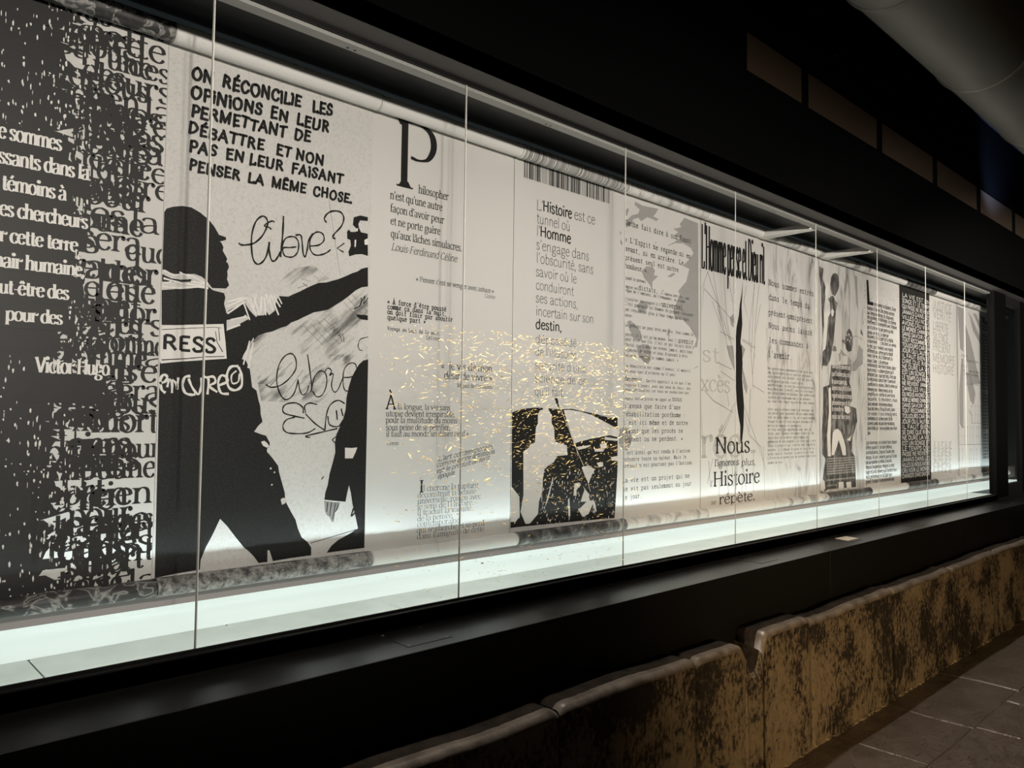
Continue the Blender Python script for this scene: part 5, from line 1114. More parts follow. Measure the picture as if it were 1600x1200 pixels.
[[2,"k",6.3,1,1143,2210,1152,2205,1173,2208,1202,2220,1232,2253,1250,2298,1242,2320,1225,2321,1203,2295,1190,2240,1195,2171,1211,2145,1232,2153,1249,2182,1258,2233],[2,"k",6.5,1,1258,2233,1259,2199,1268,2168,1281,2166,1293,2183,1303,2203],[2,"k",5.4,1,1277,2310,1264,2311,1237,2290,1256,2286,1265,2280],[2,"k",7.2,1,1311,2339,1310,2279,1307,2224,1303,2183],[2,"k",5.4,1,1305,2203,1317,2250,1339,2266,1362,2267,1375,2248,1373,2217,1360,2197,1341,2189,1318,2193,1313,2219,1340,2225,1366,2232],[2,"k",6.1,1,1361,2275,1381,2280,1388,2262,1394,2214,1403,2200,1411,2229,1415,2260,1427,2287,1437,2294],[2,"k",5.5,1,1422,2244,1459,2254,1480,2274,1478,2297,1461,2305,1441,2298,1424,2274,1422,2237,1439,2215,1467,2217,1494,2230,1511,2245],[2,"k",6.3,1,1490,2347,1480,2362,1497,2387,1525,2400,1553,2399,1566,2378,1555,2344,1527,2311,1519,2294,1531,2291],[2,"k",5.7,0,1571,2280,1539,2254,1568,2244],[2,"a",1.9,0,1499,2438,1556,2151],[2,"k",3.2,0,892,1776,971,1785,1041,1796,1103,1801],[2,"k",2.1,0,890,1877,968,1888,1066,1901,1089,1900],[2,"k",2.8,0,1069,1887,1076,1849,1097,1816],[2,"k",2.8,0,1080,1899,1085,1855],[2,"w",5.7,0,1109,1993,1166,2016],[2,"w",5.7,0,1103,1975,1132,1990,1175,2015],[2,"w",5.7,0,1110,1953,1167,1999],[2,"w",5.8,0,1190,2019,1216,1952],[2,"w",5.8,0,1202,2032,1228,1959],[2,"w",5.9,0,1244,2026,1252,1962],[2,"w",5.9,0,1263,2034,1277,1982],[2,"w",5.9,0,1281,2036,1308,1997],[2,"w",5.7,0,1167,1999,1192,1938],[2,"w",5.7,0,1122,1932,1180,1949],[2,"w",5.8,0,1214,2034,1203,1974],[2,"w",5.8,0,1235,2030,1231,1965],[2,"w",5.9,0,1250,2038,1264,2004],[2,"w",5.9,0,1269,2040,1302,1967],[2,"w",5.9,0,1294,2043,1314,2010],[2,"w",5.8,0,1175,2018,1216,1964],[2,"w",5.7,0,1111,1897,1157,1918],[2,"w",5.8,0,1194,1863,1173,1776],[2,"w",5.8,0,1207,1859,1191,1765],[2,"w",5.9,1,889,2076,920,2064,952,2071,984,2067,1017,2055],[2,"w",5.9,1,890,2049,931,2043,963,2039,1017,2041],[2,"w",5.9,1,885,2021,937,2022,1028,2039],[2,"w",6.0,1,941,2077,979,2061],[2,"w",6.0,1,968,2073,1028,2051],[2,"w",5.9,1,890,2030,916,2041],[2,"w",6.0,1,979,2050,1034,2046],[2,"w",6.0,1,990,2035,1040,2035],[2,"w",6.3,0,1285,1405,1289,1400],[2,"w",6.3,0,1300,1390,1304,1386],[2,"w",6.3,0,1291,1345,1295,1341],[2,"k",4.4,0,1523,1264,1520,1227],[2,"k",4.4,0,1540,1262,1533,1211],[2,"k",4.5,0,1557,1258,1546,1196],[2,"k",4.5,0,1570,1253,1558,1224],[2,"k",6.8,1,1639,1233,1629,1204,1648,1217],[2,"k",2.9,0,1454,1115,1658,1149],[2,"k",3.7,0,1504,1364,1494,1353],[2,"k",4.9,1,1259,1709,1280,1699,1317,1708,1354,1738,1377,1775,1374,1811,1356,1828,1329,1815,1307,1778,1301,1721,1318,1672,1341,1655,1368,1674,1382,1710,1386,1732],[2,"k",4.3,1,1386,1732,1395,1693,1407,1675,1423,1686,1432,1712],[2,"k",5.1,1,1423,1829,1434,1771,1444,1705,1439,1687],[2,"k",4.4,1,1443,1691,1453,1742,1477,1769,1502,1759,1507,1722,1492,1681,1467,1669,1447,1691],[2,"k",4.5,1,1498,1767,1510,1782,1527,1772,1519,1753,1535,1761,1528,1716,1541,1690,1558,1702,1578,1748],[2,"k",4.5,1,1578,1748,1617,1753,1639,1774,1633,1804,1607,1806,1582,1778,1579,1725,1588,1699,1601,1696],[2,"k",5.1,1,1417,1587,1374,1595,1335,1605,1328,1623,1342,1639,1380,1644,1408,1628,1411,1606],[2,"k",5.0,1,1378,1591,1343,1580,1330,1555,1345,1534,1383,1529,1431,1532,1463,1548],[2,"k",5.1,1,1421,1606,1416,1632,1436,1645,1468,1640],[2,"k",5.1,1,1421,1603,1462,1567,1504,1541],[2,"k",5.2,1,1504,1541,1510,1604,1526,1641,1559,1658,1589,1646],[2,"k",5.2,1,1515,1596,1524,1563,1562,1556,1582,1582],[2,"k",6.7,0,1552,1619,1557,1582],[2,"k",6.8,0,1573,1626,1582,1597],[2,"k",5.1,1,1443,1514,1423,1519,1471,1530,1558,1548],[2,"k",4.5,1,1553,1516,1538,1504,1551,1492],[2,"w",8.3,1,888,1698,906,1705,912,1721,900,1727,891,1711,895,1679,908,1667],[2,"w",7.7,1,913,1686,919,1712,928,1700,929,1667],[2,"w",7.7,1,928,1712,941,1700,945,1681,948,1720],[2,"w",8.5,1,988,1727,969,1721,963,1694,973,1669,996,1663,1006,1666],[2,"w",7.8,1,982,1718,995,1689,1016,1665,1025,1690,1026,1723],[2,"w",7.9,1,1035,1727,1050,1718,1048,1666],[2,"w",8.0,1,1040,1724,1067,1728,1074,1709,1054,1695,1082,1675],[2,"w",8.1,1,1114,1731,1093,1733,1084,1706,1095,1673,1123,1670],[2,"w",8.1,1,1088,1699,1118,1714,1111,1730],[2,"w",8.9,1,1155,1770,1127,1765,1114,1734,1122,1694,1147,1684,1169,1702,1166,1743,1155,1767],[2,"w",5.5,1,1148,1753,1131,1735,1135,1708,1156,1715,1159,1743],[2,"a",2.8,0,1272,1699,1361,1796],[2,"a",2.1,0,1341,1680,1408,1769],[2,"a",2.5,0,1590,2066,1673,1998],[2,"a",1.9,0,1612,2081,1680,2024],[2,"a",1.9,0,1576,2045,1651,1983],[2,"a",1.8,0,1407,1935,1490,1868],[2,"a",1.8,0,1433,1949,1524,1870],[2,"a",1.8,0,1460,1964,1559,1879],[2,"a",1.9,0,1487,1973,1573,1912],[2,"a",1.8,0,1389,2115,1429,2109],[2,"a",1.8,0,1442,2135,1469,2114],[2,"a",3.7,0,1396,2098,1416,2088],[2,"a",2.4,0,1376,2077,1416,2095],[2,"k",3.8,1,1621,2024,1646,2040,1656,2067,1649,2069],[2,"k",3.9,1,1646,2037,1671,2082,1664,2049,1685,2077],[2,"k",3.2,1,1643,1879,1653,1905,1689,1918],[2,"k",3.2,1,1643,1879,1650,1863,1665,1861],[2,"k",2.5,0,1519,1932,1536,1946,1530,1921],[2,"k",2.5,0,1530,1927,1551,1941],[2,"k",2.5,0,1544,1916,1558,1929],[2,"k",2.5,0,1551,1910,1572,1924,1580,1887],[2,"k",2.5,0,1558,1917,1570,1892],[4,"k",9.1,0,2790,1696,2870,1556,2932,1443,2980,1379,3028,1273,3061,1198],[4,"w",3.1,0,2808,1678,2893,1536,2956,1427,3008,1347,3053,1230],[6,"k",2.7,0,4160,2530,4082,2408],[6,"k",2.7,0,4153,2529,4278,2334,4308,2263,4415,2016],[6,"k",2.8,0,4218,2530,4278,2342,4415,2115],[6,"k",2.7,0,4117,2416,4234,2357,4415,2265,4469,2237],[6,"k",2.8,0,4204,2350,4323,2190,4369,2128],[6,"k",2.8,0,4263,2324,4338,2200],[6,"k",2.8,0,4345,2523,4376,2245,4469,2003],[6,"k",2.8,0,4399,2530,4446,2369],[6,"k",2.8,0,4301,2164,4462,2127],[6,"k",2.9,0,4622,2500,4589,2385,4663,2238,4730,2523],[6,"k",3.0,0,4789,2531,4738,2280,4721,2018],[6,"k",2.9,0,4663,2238,4654,2100],[6,"k",2.9,0,4573,2136,4687,2111],[6,"k",3.0,0,4721,2522,4687,2059],[6,"k",3.0,0,4806,2392,4738,2193],[6,"k",2.9,0,4461,2539,4454,2252],[6,"k",2.7,0,4117,2452,4062,2215],[6,"k",2.9,0,4565,2127,4737,2088],[6,"k",2.7,0,4268,1966,4438,1929],[6,"k",2.8,0,4310,1909,4473,1856],[6,"k",2.9,0,4700,1837,4853,1793],[6,"k",2.7,0,4121,1783,4219,1723,4327,1689,4456,1650],[6,"k",2.8,0,4473,1711,4344,1561,4269,1488],[6,"k",2.8,0,4456,1673,4370,1561,4302,1488],[6,"k",2.9,0,4590,1694,4709,1523,4920,1265],[6,"k",2.9,0,4599,1637,4653,1504,4804,1425,4930,1226],[6,"k",2.9,0,4672,1811,4653,1523],[6,"k",2.7,0,4074,1755,4099,1490],[6,"k",2.8,0,4509,1430,4491,1151],[6,"k",2.7,0,4327,1378,4286,1126],[6,"k",2.8,0,4544,1430,4616,1144],[6,"k",2.8,0,4370,1396,4404,1101],[6,"k",2.9,0,4709,1388,4709,1120],[6,"k",2.7,0,4171,1346,4188,1185],[6,"k",2.7,0,4220,1363,4155,1205],[6,"k",2.8,0,4580,1401,4562,1110],[6,"k",2.8,0,4439,1394,4456,1171],[6,"k",2.9,0,4842,1425,4861,1072],[6,"k",2.8,0,4386,1774,4404,1691],[6,"k",2.9,0,4673,2101,4691,1957,4710,1813],[6,"k",2.9,0,4729,2105,4700,1909],[8,"w",3.3,1,5843,2540,5871,2572,5927,2588,5956,2578],[8,"k",3.4,0,5927,2562,5930,2478],[8,"d",3.5,1,6292,2285,6337,2302,6399,2294,6474,2282],[8,"w",3.8,0,6242,1378,6342,1367],[8,"w",3.8,0,6251,1393,6349,1382],[8,"w",3.8,0,6260,1408,6356,1397],[8,"w",3.8,0,6269,1423,6363,1412],[8,"w",3.8,0,6278,1438,6370,1427],[8,"w",3.8,0,6288,1453,6377,1442],[8,"w",3.8,0,6297,1468,6385,1458],[8,"w",3.8,0,6306,1483,6392,1473],[8,"w",3.8,0,6315,1498,6399,1488],[9,"a",4.4,0,6980,2615,6985,2593],[9,"a",2.4,0,6505,1328,6509,1311],[9,"a",2.2,0,6691,2656,6696,2644],[9,"a",2.6,0,6715,2614,6720,2592],[9,"a",2.2,0,6613,2751,6618,2727],[9,"a",2.8,0,7282,2311,7288,2286],[9,"a",3.1,0,7212,2331,7218,2319],[9,"a",3.6,0,6502,1806,6507,1797],[9,"a",2.4,0,7195,1642,7200,1615],[9,"a",2.2,0,6526,2592,6531,2570],[9,"a",2.3,0,6784,2784,6789,2773],[9,"a",3.1,0,7287,2258,7293,2240],[9,"a",4.6,0,7286,2788,7291,2778],[9,"a",3.0,0,6761,2582,6766,2557],[9,"a",3.7,0,6503,1758,6507,1744],[9,"a",3.6,0,6874,2772,6879,2747],[9,"a",2.7,0,6534,2700,6539,2681],[9,"a",3.9,0,6616,2639,6621,2625],[9,"a",2.5,0,6662,2657,6667,2633],[9,"a",3.3,0,7198,2336,7203,2309],[9,"a",3.4,0,7167,2699,7172,2677],[9,"a",3.5,0,7187,1444,7192,1432],[9,"a",3.5,0,7239,2766,7244,2747],[9,"a",4.1,0,6924,2779,6930,2764],[9,"a",2.9,0,7229,1421,7234,1394],[9,"a",2.7,0,7056,2721,7062,2697],[9,"a",2.9,0,6866,2717,6871,2704],[9,"a",2.9,0,6886,2711,6891,2696],[9,"a",4.4,0,7183,1185,7189,1167],[9,"a",2.5,0,7290,2364,7296,2343],[9,"a",3.4,0,6818,2579,6823,2554],[9,"a",2.8,0,6732,2592,6737,2566],[9,"a",2.6,0,6653,2643,6658,2622],[9,"a",4.3,0,6640,2564,6645,2553],[9,"a",2.9,0,6550,2094,6555,2074],[9,"a",2.9,0,7226,2150,7232,2134],[9,"a",2.3,0,6595,2696,6600,2677],[9,"a",3.4,0,6580,2703,6585,2678],[9,"a",2.7,0,7252,2046,7257,2030],[9,"a",2.8,0,6497,2144,6502,2120],[9,"a",2.8,0,7245,2106,7251,2092],[9,"a",3.0,0,7269,1581,7275,1567],[9,"a",4.2,0,6526,2708,6531,2697],[9,"a",2.7,0,6526,2567,6531,2558],[9,"a",3.8,0,6505,1274,6510,1261],[9,"a",4.3,0,7214,1958,7219,1933],[9,"a",4.0,0,7209,1796,7214,1786],[9,"a",2.5,0,6768,2605,6773,2597],[9,"a",3.8,0,6928,2769,6933,2757],[9,"a",3.8,0,6830,2656,6835,2630],[9,"a",3.3,0,7000,2605,7005,2585],[9,"a",4.0,0,7059,2693,7064,2679],[9,"a",3.6,0,6513,2648,6518,2632],[9,"a",3.3,0,7275,1926,7280,1907],[9,"a",2.4,0,6547,2717,6552,2708],[9,"a",2.4,0,7183,1647,7189,1623],[9,"a",3.8,0,6669,2572,6674,2561],[9,"a",3.6,0,6727,2751,6732,2735],[9,"a",2.4,0,6630,2770,6635,2755],[9,"a",2.4,0,6536,2739,6541,2719],[9,"a",2.4,0,6522,1647,6527,1628],[9,"a",3.6,0,6889,2667,6894,2654],[9,"a",4.0,0,6525,1473,6530,1457],[9,"a",2.4,0,6498,2605,6503,2587],[9,"a",2.9,0,6686,2676,6690,2654],[9,"a",2.5,0,6534,2763,6538,2738],[9,"a",2.6,0,7272,1446,7278,1425],[9,"a",3.1,0,7236,1487,7241,1465],[9,"a",3.7,0,7283,1962,7289,1942],[9,"a",3.2,0,6500,2439,6505,2415],[9,"a",3.4,0,7222,2290,7228,2277],[9,"a",2.9,0,7288,2589,7294,2575],[9,"a",3.8,0,6505,2204,6510,2190],[9,"a",3.6,0,6525,2565,6530,2552],[9,"a",2.7,0,7024,2760,7029,2751],[9,"a",2.7,0,7278,1684,7284,1668],[9,"a",3.9,0,6559,2674,6564,2663],[9,"a",2.5,0,7279,2840,7285,2816],[9,"a",3.9,0,7269,1244,7275,1231],[9,"a",3.8,0,6516,1962,6521,1953],[9,"a",3.3,0,6536,2468,6540,2453],[9,"a",4.0,0,6503,1803,6508,1791],[9,"a",3.4,0,6523,2669,6528,2654],[9,"a",3.0,0,6981,2589,6986,2572],[9,"a",2.7,0,6486,1517,6490,1502],[9,"a",3.7,0,6607,2675,6612,2653],[9,"a",3.5,0,7264,2744,7270,2731],[9,"a",4.3,0,7044,2597,7049,2587],[9,"a",4.0,0,7178,1727,7183,1707],[9,"a",4.4,0,6839,2642,6844,2621],[9,"a",2.8,0,6543,2243,6548,2232],[9,"a",2.3,0,6501,2707,6506,2696],[9,"a",3.6,0,6773,2575,6778,2563],[9,"a",2.3,0,6501,1601,6506,1583],[9,"a",4.2,0,6636,2682,6641,2660],[9,"a",2.4,0,7245,2551,7250,2530],[9,"a",3.0,0,6509,1463,6514,1454],[9,"a",2.8,0,7238,2172,7244,2158],[9,"a",3.8,0,6658,2702,6663,2690],[9,"a",3.0,0,6545,1772,6550,1762],[9,"a",2.7,0,6481,1559,6486,1534],[9,"a",3.4,0,7121,2692,7126,2674],[9,"a",2.2,0,6521,1465,6526,1445],[9,"a",3.5,0,6971,2682,6976,2661],[9,"a",4.3,0,6845,2660,6851,2641],[9,"a",3.2,0,6508,1675,6512,1662],[9,"a",4.5,0,7252,2320,7258,2306],[9,"a",3.8,0,7238,1317,7243,1292],[9,"a",3.5,0,7075,2752,7081,2727],[9,"a",3.1,0,6686,2662,6691,2654],[9,"a",2.6,0,7282,2186,7288,2164],[9,"a",4.3,0,6927,2709,6932,2696],[9,"a",3.1,0,6537,2633,6542,2621],[9,"a",3.7,0,7007,2654,7012,2636],[9,"a",2.8,0,6522,2272,6527,2253],[9,"a",2.8,0,6490,2061,6494,2051],[9,"a",4.1,0,6482,1432,6487,1418],[9,"a",2.8,0,7163,2590,7168,2569],[9,"a",2.9,0,6503,2573,6508,2559],[9,"a",3.0,0,7092,2700,7097,2677],[9,"a",3.5,0,6644,2659,6649,2636],[9,"a",3.4,0,7209,2202,7215,2180],[9,"a",4.6,0,7260,2838,7266,2812],[9,"a",4.1,0,6510,1973,6515,1952],[9,"a",3.8,0,6520,2558,6525,2547],[9,"a",2.8,0,6542,1839,6547,1825],[9,"a",3.3,0,7165,2793,7171,2780],[9,"a",2.7,0,7197,2102,7202,2078],[9,"a",3.8,0,6528,2746,6533,2732],[9,"a",2.6,0,6527,2669,6532,2644],[9,"a",2.4,0,7212,1975,7218,1959],[9,"a",3.1,0,6532,2410,6536,2390],[9,"a",4.4,0,7134,2703,7140,2694],[9,"a",4.2,0,6510,2081,6514,2056],[9,"a",3.8,0,7253,2843,7258,2820],[9,"a",2.7,0,7173,1338,7178,1328],[9,"a",2.6,0,7146,2665,7152,2652],[9,"a",2.8,0,7225,2800,7231,2783],[9,"a",3.9,0,6707,2700,6712,2690],[9,"a",2.4,0,6898,2634,6903,2623],[9,"a",2.8,0,7215,1202,7220,1182],[9,"a",2.5,0,6703,2621,6708,2605],[9,"a",2.2,0,6527,1497,6532,1480],[9,"a",2.5,0,7189,2090,7194,2079],[9,"a",3.7,0,7212,2742,7218,2723],[9,"a",2.3,0,6536,1730,6541,1718],[9,"a",2.6,0,7256,1430,7261,1415],[9,"a",3.3,0,6882,2744,6887,2735],[9,"a",3.4,0,7272,1455,7278,1443],[9,"a",2.6,0,6484,1754,6489,1741],[9,"a",4.1,0,6541,1855,6546,1841],[9,"a",3.1,0,6543,2714,6548,2699],[9,"a",3.7,0,6517,1634,6522,1615],[9,"a",3.3,0,6542,2709,6547,2692],[9,"a",2.9,0,7155,2647,7160,2631],[9,"a",4.4,0,7275,1964,7280,1947],[9,"a",2.5,0,6504,2025,6508,1999],[9,"a",3.2,0,6529,2532,6534,2512],[9,"a",2.6,0,6842,2585,6847,2572],[9,"a",3.5,0,6878,2589,6883,2569],[9,"a",2.9,0,6821,2602,6826,2591],[9,"a",2.4,0,6530,1240,6535,1219],[9,"a",4.3,0,6539,2676,6544,2661],[9,"a",3.2,0,6993,2737,6998,2722],[9,"a",3.0,0,7244,2738,7250,2726],[9,"a",3.5,0,7240,2599,7246,2589],[9,"a",3.9,0,7236,1732,7242,1717],[9,"a",3.3,0,6521,2570,6526,2560],[9,"a",3.0,0,7279,2707,7285,2688],[9,"a",3.5,0,6502,2144,6507,2120],[11,"a",5.0,0,8109,1418,8187,1415],[11,"a",5.0,0,8223,1416,8266,1414],[11,"a",5.1,0,8314,1415,8402,1412],[11,"a",5.1,0,8439,1414,8501,1411],[11,"a",5.2,0,8568,1412,8639,1409],[11,"a",5.0,0,8115,1404,8165,1402],[11,"a",5.0,0,8230,1403,8280,1400],[11,"a",5.1,0,8328,1402,8407,1399],[11,"a",5.1,0,8443,1400,8488,1398],[11,"a",5.2,0,8541,1399,8619,1396],[11,"a",5.0,0,8123,1391,8163,1389],[11,"a",5.0,0,8238,1390,8282,1387],[11,"a",5.1,0,8317,1389,8358,1386],[11,"a",5.1,0,8437,1387,8509,1384],[11,"a",5.2,0,8565,1385,8613,1382],[11,"a",5.0,0,8121,1382,8162,1380],[11,"a",5.0,0,8223,1380,8273,1378],[11,"a",5.1,0,8323,1379,8363,1376],[11,"a",5.1,0,8447,1377,8491,1374],[11,"a",5.2,0,8561,1375,8619,1372],[11,"a",5.0,0,8117,1369,8186,1366],[11,"a",5.0,0,8220,1367,8303,1364],[11,"a",5.1,0,8343,1365,8396,1363],[11,"a",5.1,0,8432,1364,8519,1361],[11,"a",5.2,0,8537,1362,8599,1359],[11,"a",5.0,0,8111,1356,8197,1353],[11,"a",5.0,0,8206,1354,8277,1351],[11,"a",5.1,0,8337,1352,8414,1349],[11,"a",5.1,0,8419,1351,8509,1347],[11,"a",5.2,0,8543,1349,8630,1345],[11,"a",5.0,0,8119,1347,8176,1344],[11,"a",5.0,0,8231,1345,8304,1341],[11,"a",5.1,0,8322,1343,8398,1340],[11,"a",5.1,0,8438,1341,8515,1337],[11,"a",5.2,0,8554,1339,8638,1335],[11,"a",5.0,0,8101,1334,8162,1331],[11,"a",5.0,0,8201,1332,8279,1329],[11,"a",5.1,0,8337,1329,8420,1326],[11,"a",5.1,0,8420,1328,8487,1324],[11,"a",5.2,0,8549,1325,8593,1322],[11,"a",5.0,0,8102,1321,8189,1317],[11,"a",5.0,0,8231,1318,8280,1315],[11,"a",5.1,0,8338,1316,8411,1313],[11,"a",5.1,0,8432,1314,8506,1311],[11,"a",5.1,0,8539,1312,8592,1309],[11,"a",4.9,0,8095,1312,8165,1309],[11,"a",5.0,0,8221,1309,8297,1306],[11,"a",5.1,0,8326,1307,8387,1304],[11,"a",5.1,0,8429,1305,8508,1301],[11,"a",5.1,0,8544,1302,8616,1299],[11,"a",5.0,0,8121,1298,8179,1295],[11,"a",5.0,0,8224,1296,8263,1293],[11,"a",5.0,0,8317,1294,8400,1290],[11,"a",5.1,0,8423,1291,8463,1289],[11,"a",5.1,0,8530,1289,8611,1285],[11,"a",4.9,0,8098,1286,8157,1283],[11,"a",5.0,0,8215,1283,8294,1279],[11,"a",5.0,0,8324,1280,8390,1277],[11,"a",5.1,0,8418,1278,8499,1274],[11,"a",5.2,0,8558,1275,8632,1271],[11,"a",5.0,0,8123,1276,8190,1272],[11,"a",5.0,0,8225,1273,8306,1269],[11,"a",5.0,0,8329,1271,8367,1268],[11,"a",5.1,0,8449,1268,8542,1263],[11,"a",5.1,0,8536,1266,8578,1263],[11,"a",4.9,0,8105,1263,8145,1260],[11,"a",5.0,0,8212,1261,8252,1258],[11,"a",5.0,0,8314,1258,8351,1255],[11,"a",5.1,0,8432,1255,8486,1251],[11,"a",5.2,0,8556,1252,8616,1248],[11,"a",4.9,0,8099,1251,8184,1246],[11,"a",5.0,0,8230,1247,8303,1243],[11,"a",5.0,0,8314,1245,8372,1241],[11,"a",5.1,0,8432,1241,8492,1238],[11,"a",5.1,0,8529,1239,8592,1235],[11,"a",5.0,0,8119,1241,8191,1237],[11,"a",5.0,0,8229,1238,8301,1234],[11,"a",5.0,0,8333,1235,8418,1230],[11,"a",5.1,0,8449,1231,8531,1227],[11,"a",5.1,0,8543,1229,8619,1225],[11,"a",4.9,0,8115,1228,8197,1224],[11,"a",5.0,0,8223,1225,8283,1221],[11,"a",5.0,0,8312,1222,8366,1219],[11,"a",5.1,0,8424,1219,8499,1215],[11,"a",5.1,0,8556,1215,8605,1211],[11,"a",4.9,0,8110,1215,8190,1211],[11,"a",5.0,0,8210,1212,8251,1209],[11,"a",5.0,0,8327,1208,8383,1205],[11,"a",5.1,0,8420,1205,8473,1202],[11,"a",5.1,0,8527,1202,8573,1199],[11,"a",4.9,0,8106,1206,8147,1203],[11,"a",5.0,0,8197,1203,8262,1199],[11,"a",5.0,0,8339,1198,8422,1194],[11,"a",5.1,0,8426,1196,8515,1191],[11,"a",5.1,0,8529,1192,8575,1189],[11,"a",4.9,0,8091,1193,8129,1190],[11,"a",5.0,0,8218,1189,8294,1185],[11,"a",5.0,0,8321,1186,8402,1181],[11,"a",5.1,0,8430,1182,8519,1177],[11,"a",5.1,0,8548,1178,8617,1174],[11,"a",4.9,0,8097,1180,8154,1176],[11,"a",5.0,0,8212,1176,8292,1172],[11,"a",5.0,0,8312,1173,8364,1169],[11,"a",5.1,0,8443,1168,8485,1165],[11,"a",5.1,0,8545,1165,8596,1161],[11,"a",4.9,0,8114,1170,8180,1166],[11,"a",5.0,0,8199,1167,8274,1163],[11,"a",5.0,0,8318,1163,8372,1159],[11,"a",5.1,0,8445,1159,8526,1154],[11,"a",5.1,0,8536,1156,8613,1151],[11,"a",4.9,0,8094,1158,8156,1154],[11,"a",5.0,0,8198,1154,8268,1150],[11,"a",5.0,0,8336,1149,8408,1145],[11,"a",5.1,0,8414,1147,8480,1142],[11,"a",5.1,0,8542,1142,8605,1138],[11,"a",4.9,0,8095,1145,8144,1141],[11,"a",5.0,0,8211,1141,8250,1137],[11,"a",5.0,0,8327,1136,8377,1133],[11,"a",5.1,0,8423,1133,8465,1129],[11,"a",5.1,0,8535,1129,8626,1123],[11,"a",4.9,0,8099,1136,8139,1132],[11,"a",5.0,0,8207,1131,8294,1126],[11,"a",5.0,0,8305,1128,8360,1124],[11,"a",5.1,0,8419,1123,8495,1119],[11,"a",5.1,0,8541,1119,8584,1115],[11,"a",4.9,0,8119,1122,8171,1118],[11,"a",5.0,0,8219,1118,8279,1114],[11,"a",5.0,0,8333,1113,8373,1110],[11,"a",5.1,0,8420,1110,8473,1106],[11,"a",5.1,0,8533,1106,8618,1100],[12,"k",3.1,0,9256,1601,9640,1605],[12,"k",2.8,0,9283,1781,9267,1601],[12,"k",8.9,0,9279,1796,9282,1776],[12,"k",6.3,0,9271,1697,9271,1682],[12,"k",2.8,0,9394,1783,9378,1602],[12,"k",8.9,0,9391,1798,9394,1778],[12,"k",6.4,0,9382,1698,9382,1683],[12,"k",2.8,0,9483,1784,9467,1602],[12,"k",9.0,0,9480,1800,9483,1779],[12,"k",6.4,0,9471,1700,9471,1684],[12,"k",2.9,0,9598,1787,9582,1603],[12,"k",9.1,0,9595,1802,9598,1781],[12,"k",6.5,0,9586,1701,9585,1685],[12,"k",3.0,0,8849,1377,9638,1368],[12,"k",2.7,0,8874,1553,8860,1377],[12,"k",8.5,0,8871,1568,8874,1548],[12,"k",6.1,0,8864,1471,8863,1457],[12,"k",2.7,0,8930,1553,8916,1376],[12,"k",8.6,0,8927,1568,8930,1548],[12,"k",6.1,0,8919,1471,8919,1456],[12,"k",2.7,0,9023,1553,9009,1375],[12,"k",8.6,0,9020,1568,9023,1548],[12,"k",6.2,0,9012,1470,9012,1455],[12,"k",2.7,0,9118,1553,9103,1373],[12,"k",8.7,0,9115,1568,9118,1548],[12,"k",6.2,0,9107,1470,9107,1455],[12,"k",2.8,0,9215,1553,9200,1372],[12,"k",8.8,0,9211,1568,9214,1548],[12,"k",6.3,0,9203,1469,9203,1454],[12,"k",2.8,0,9321,1553,9305,1370],[12,"k",8.9,0,9317,1569,9320,1548],[12,"k",6.3,0,9309,1468,9309,1453],[12,"k",2.8,0,9453,1553,9437,1368],[12,"k",9.0,0,9449,1569,9453,1548],[12,"k",6.4,0,9441,1467,9440,1452],[12,"k",2.8,0,9514,1553,9498,1368],[12,"k",9.0,0,9510,1569,9514,1548],[12,"k",6.4,0,9502,1467,9501,1451],[12,"k",2.8,0,9596,1553,9580,1366],[12,"k",9.1,0,9593,1569,9596,1548],[12,"k",6.5,0,9584,1466,9583,1451],[12,"k",3.0,0,8841,1141,9606,1117],[12,"k",2.7,0,8866,1322,8852,1141],[12,"k",8.5,0,8863,1337,8865,1317],[12,"k",6.1,0,8855,1238,8855,1223],[12,"k",2.7,0,8951,1321,8936,1138],[12,"k",8.6,0,8947,1335,8950,1316],[12,"k",6.1,0,8940,1235,8939,1221],[12,"k",2.7,0,9090,1318,9075,1133],[12,"k",8.7,0,9087,1333,9090,1313],[12,"k",6.2,0,9079,1232,9078,1217],[12,"k",2.7,0,9186,1316,9170,1130],[12,"k",8.7,0,9182,1331,9185,1311],[12,"k",6.2,0,9174,1229,9174,1214],[12,"k",2.8,0,9244,1315,9228,1128],[12,"k",8.8,0,9241,1330,9244,1310],[12,"k",6.3,0,9233,1227,9232,1212],[12,"k",2.8,0,9334,1313,9319,1124],[12,"k",8.8,0,9331,1328,9334,1308],[12,"k",6.3,0,9323,1225,9322,1210],[12,"k",2.8,0,9430,1311,9414,1121],[12,"k",8.9,0,9427,1327,9430,1306],[12,"k",6.3,0,9419,1222,9418,1207],[12,"k",2.8,0,9565,1309,9548,1116],[12,"k",9.0,0,9561,1324,9564,1303],[12,"k",6.4,0,9553,1219,9552,1203],[12,"k",6.3,1,9172,1751,9202,1723,9259,1692,9283,1601]]]

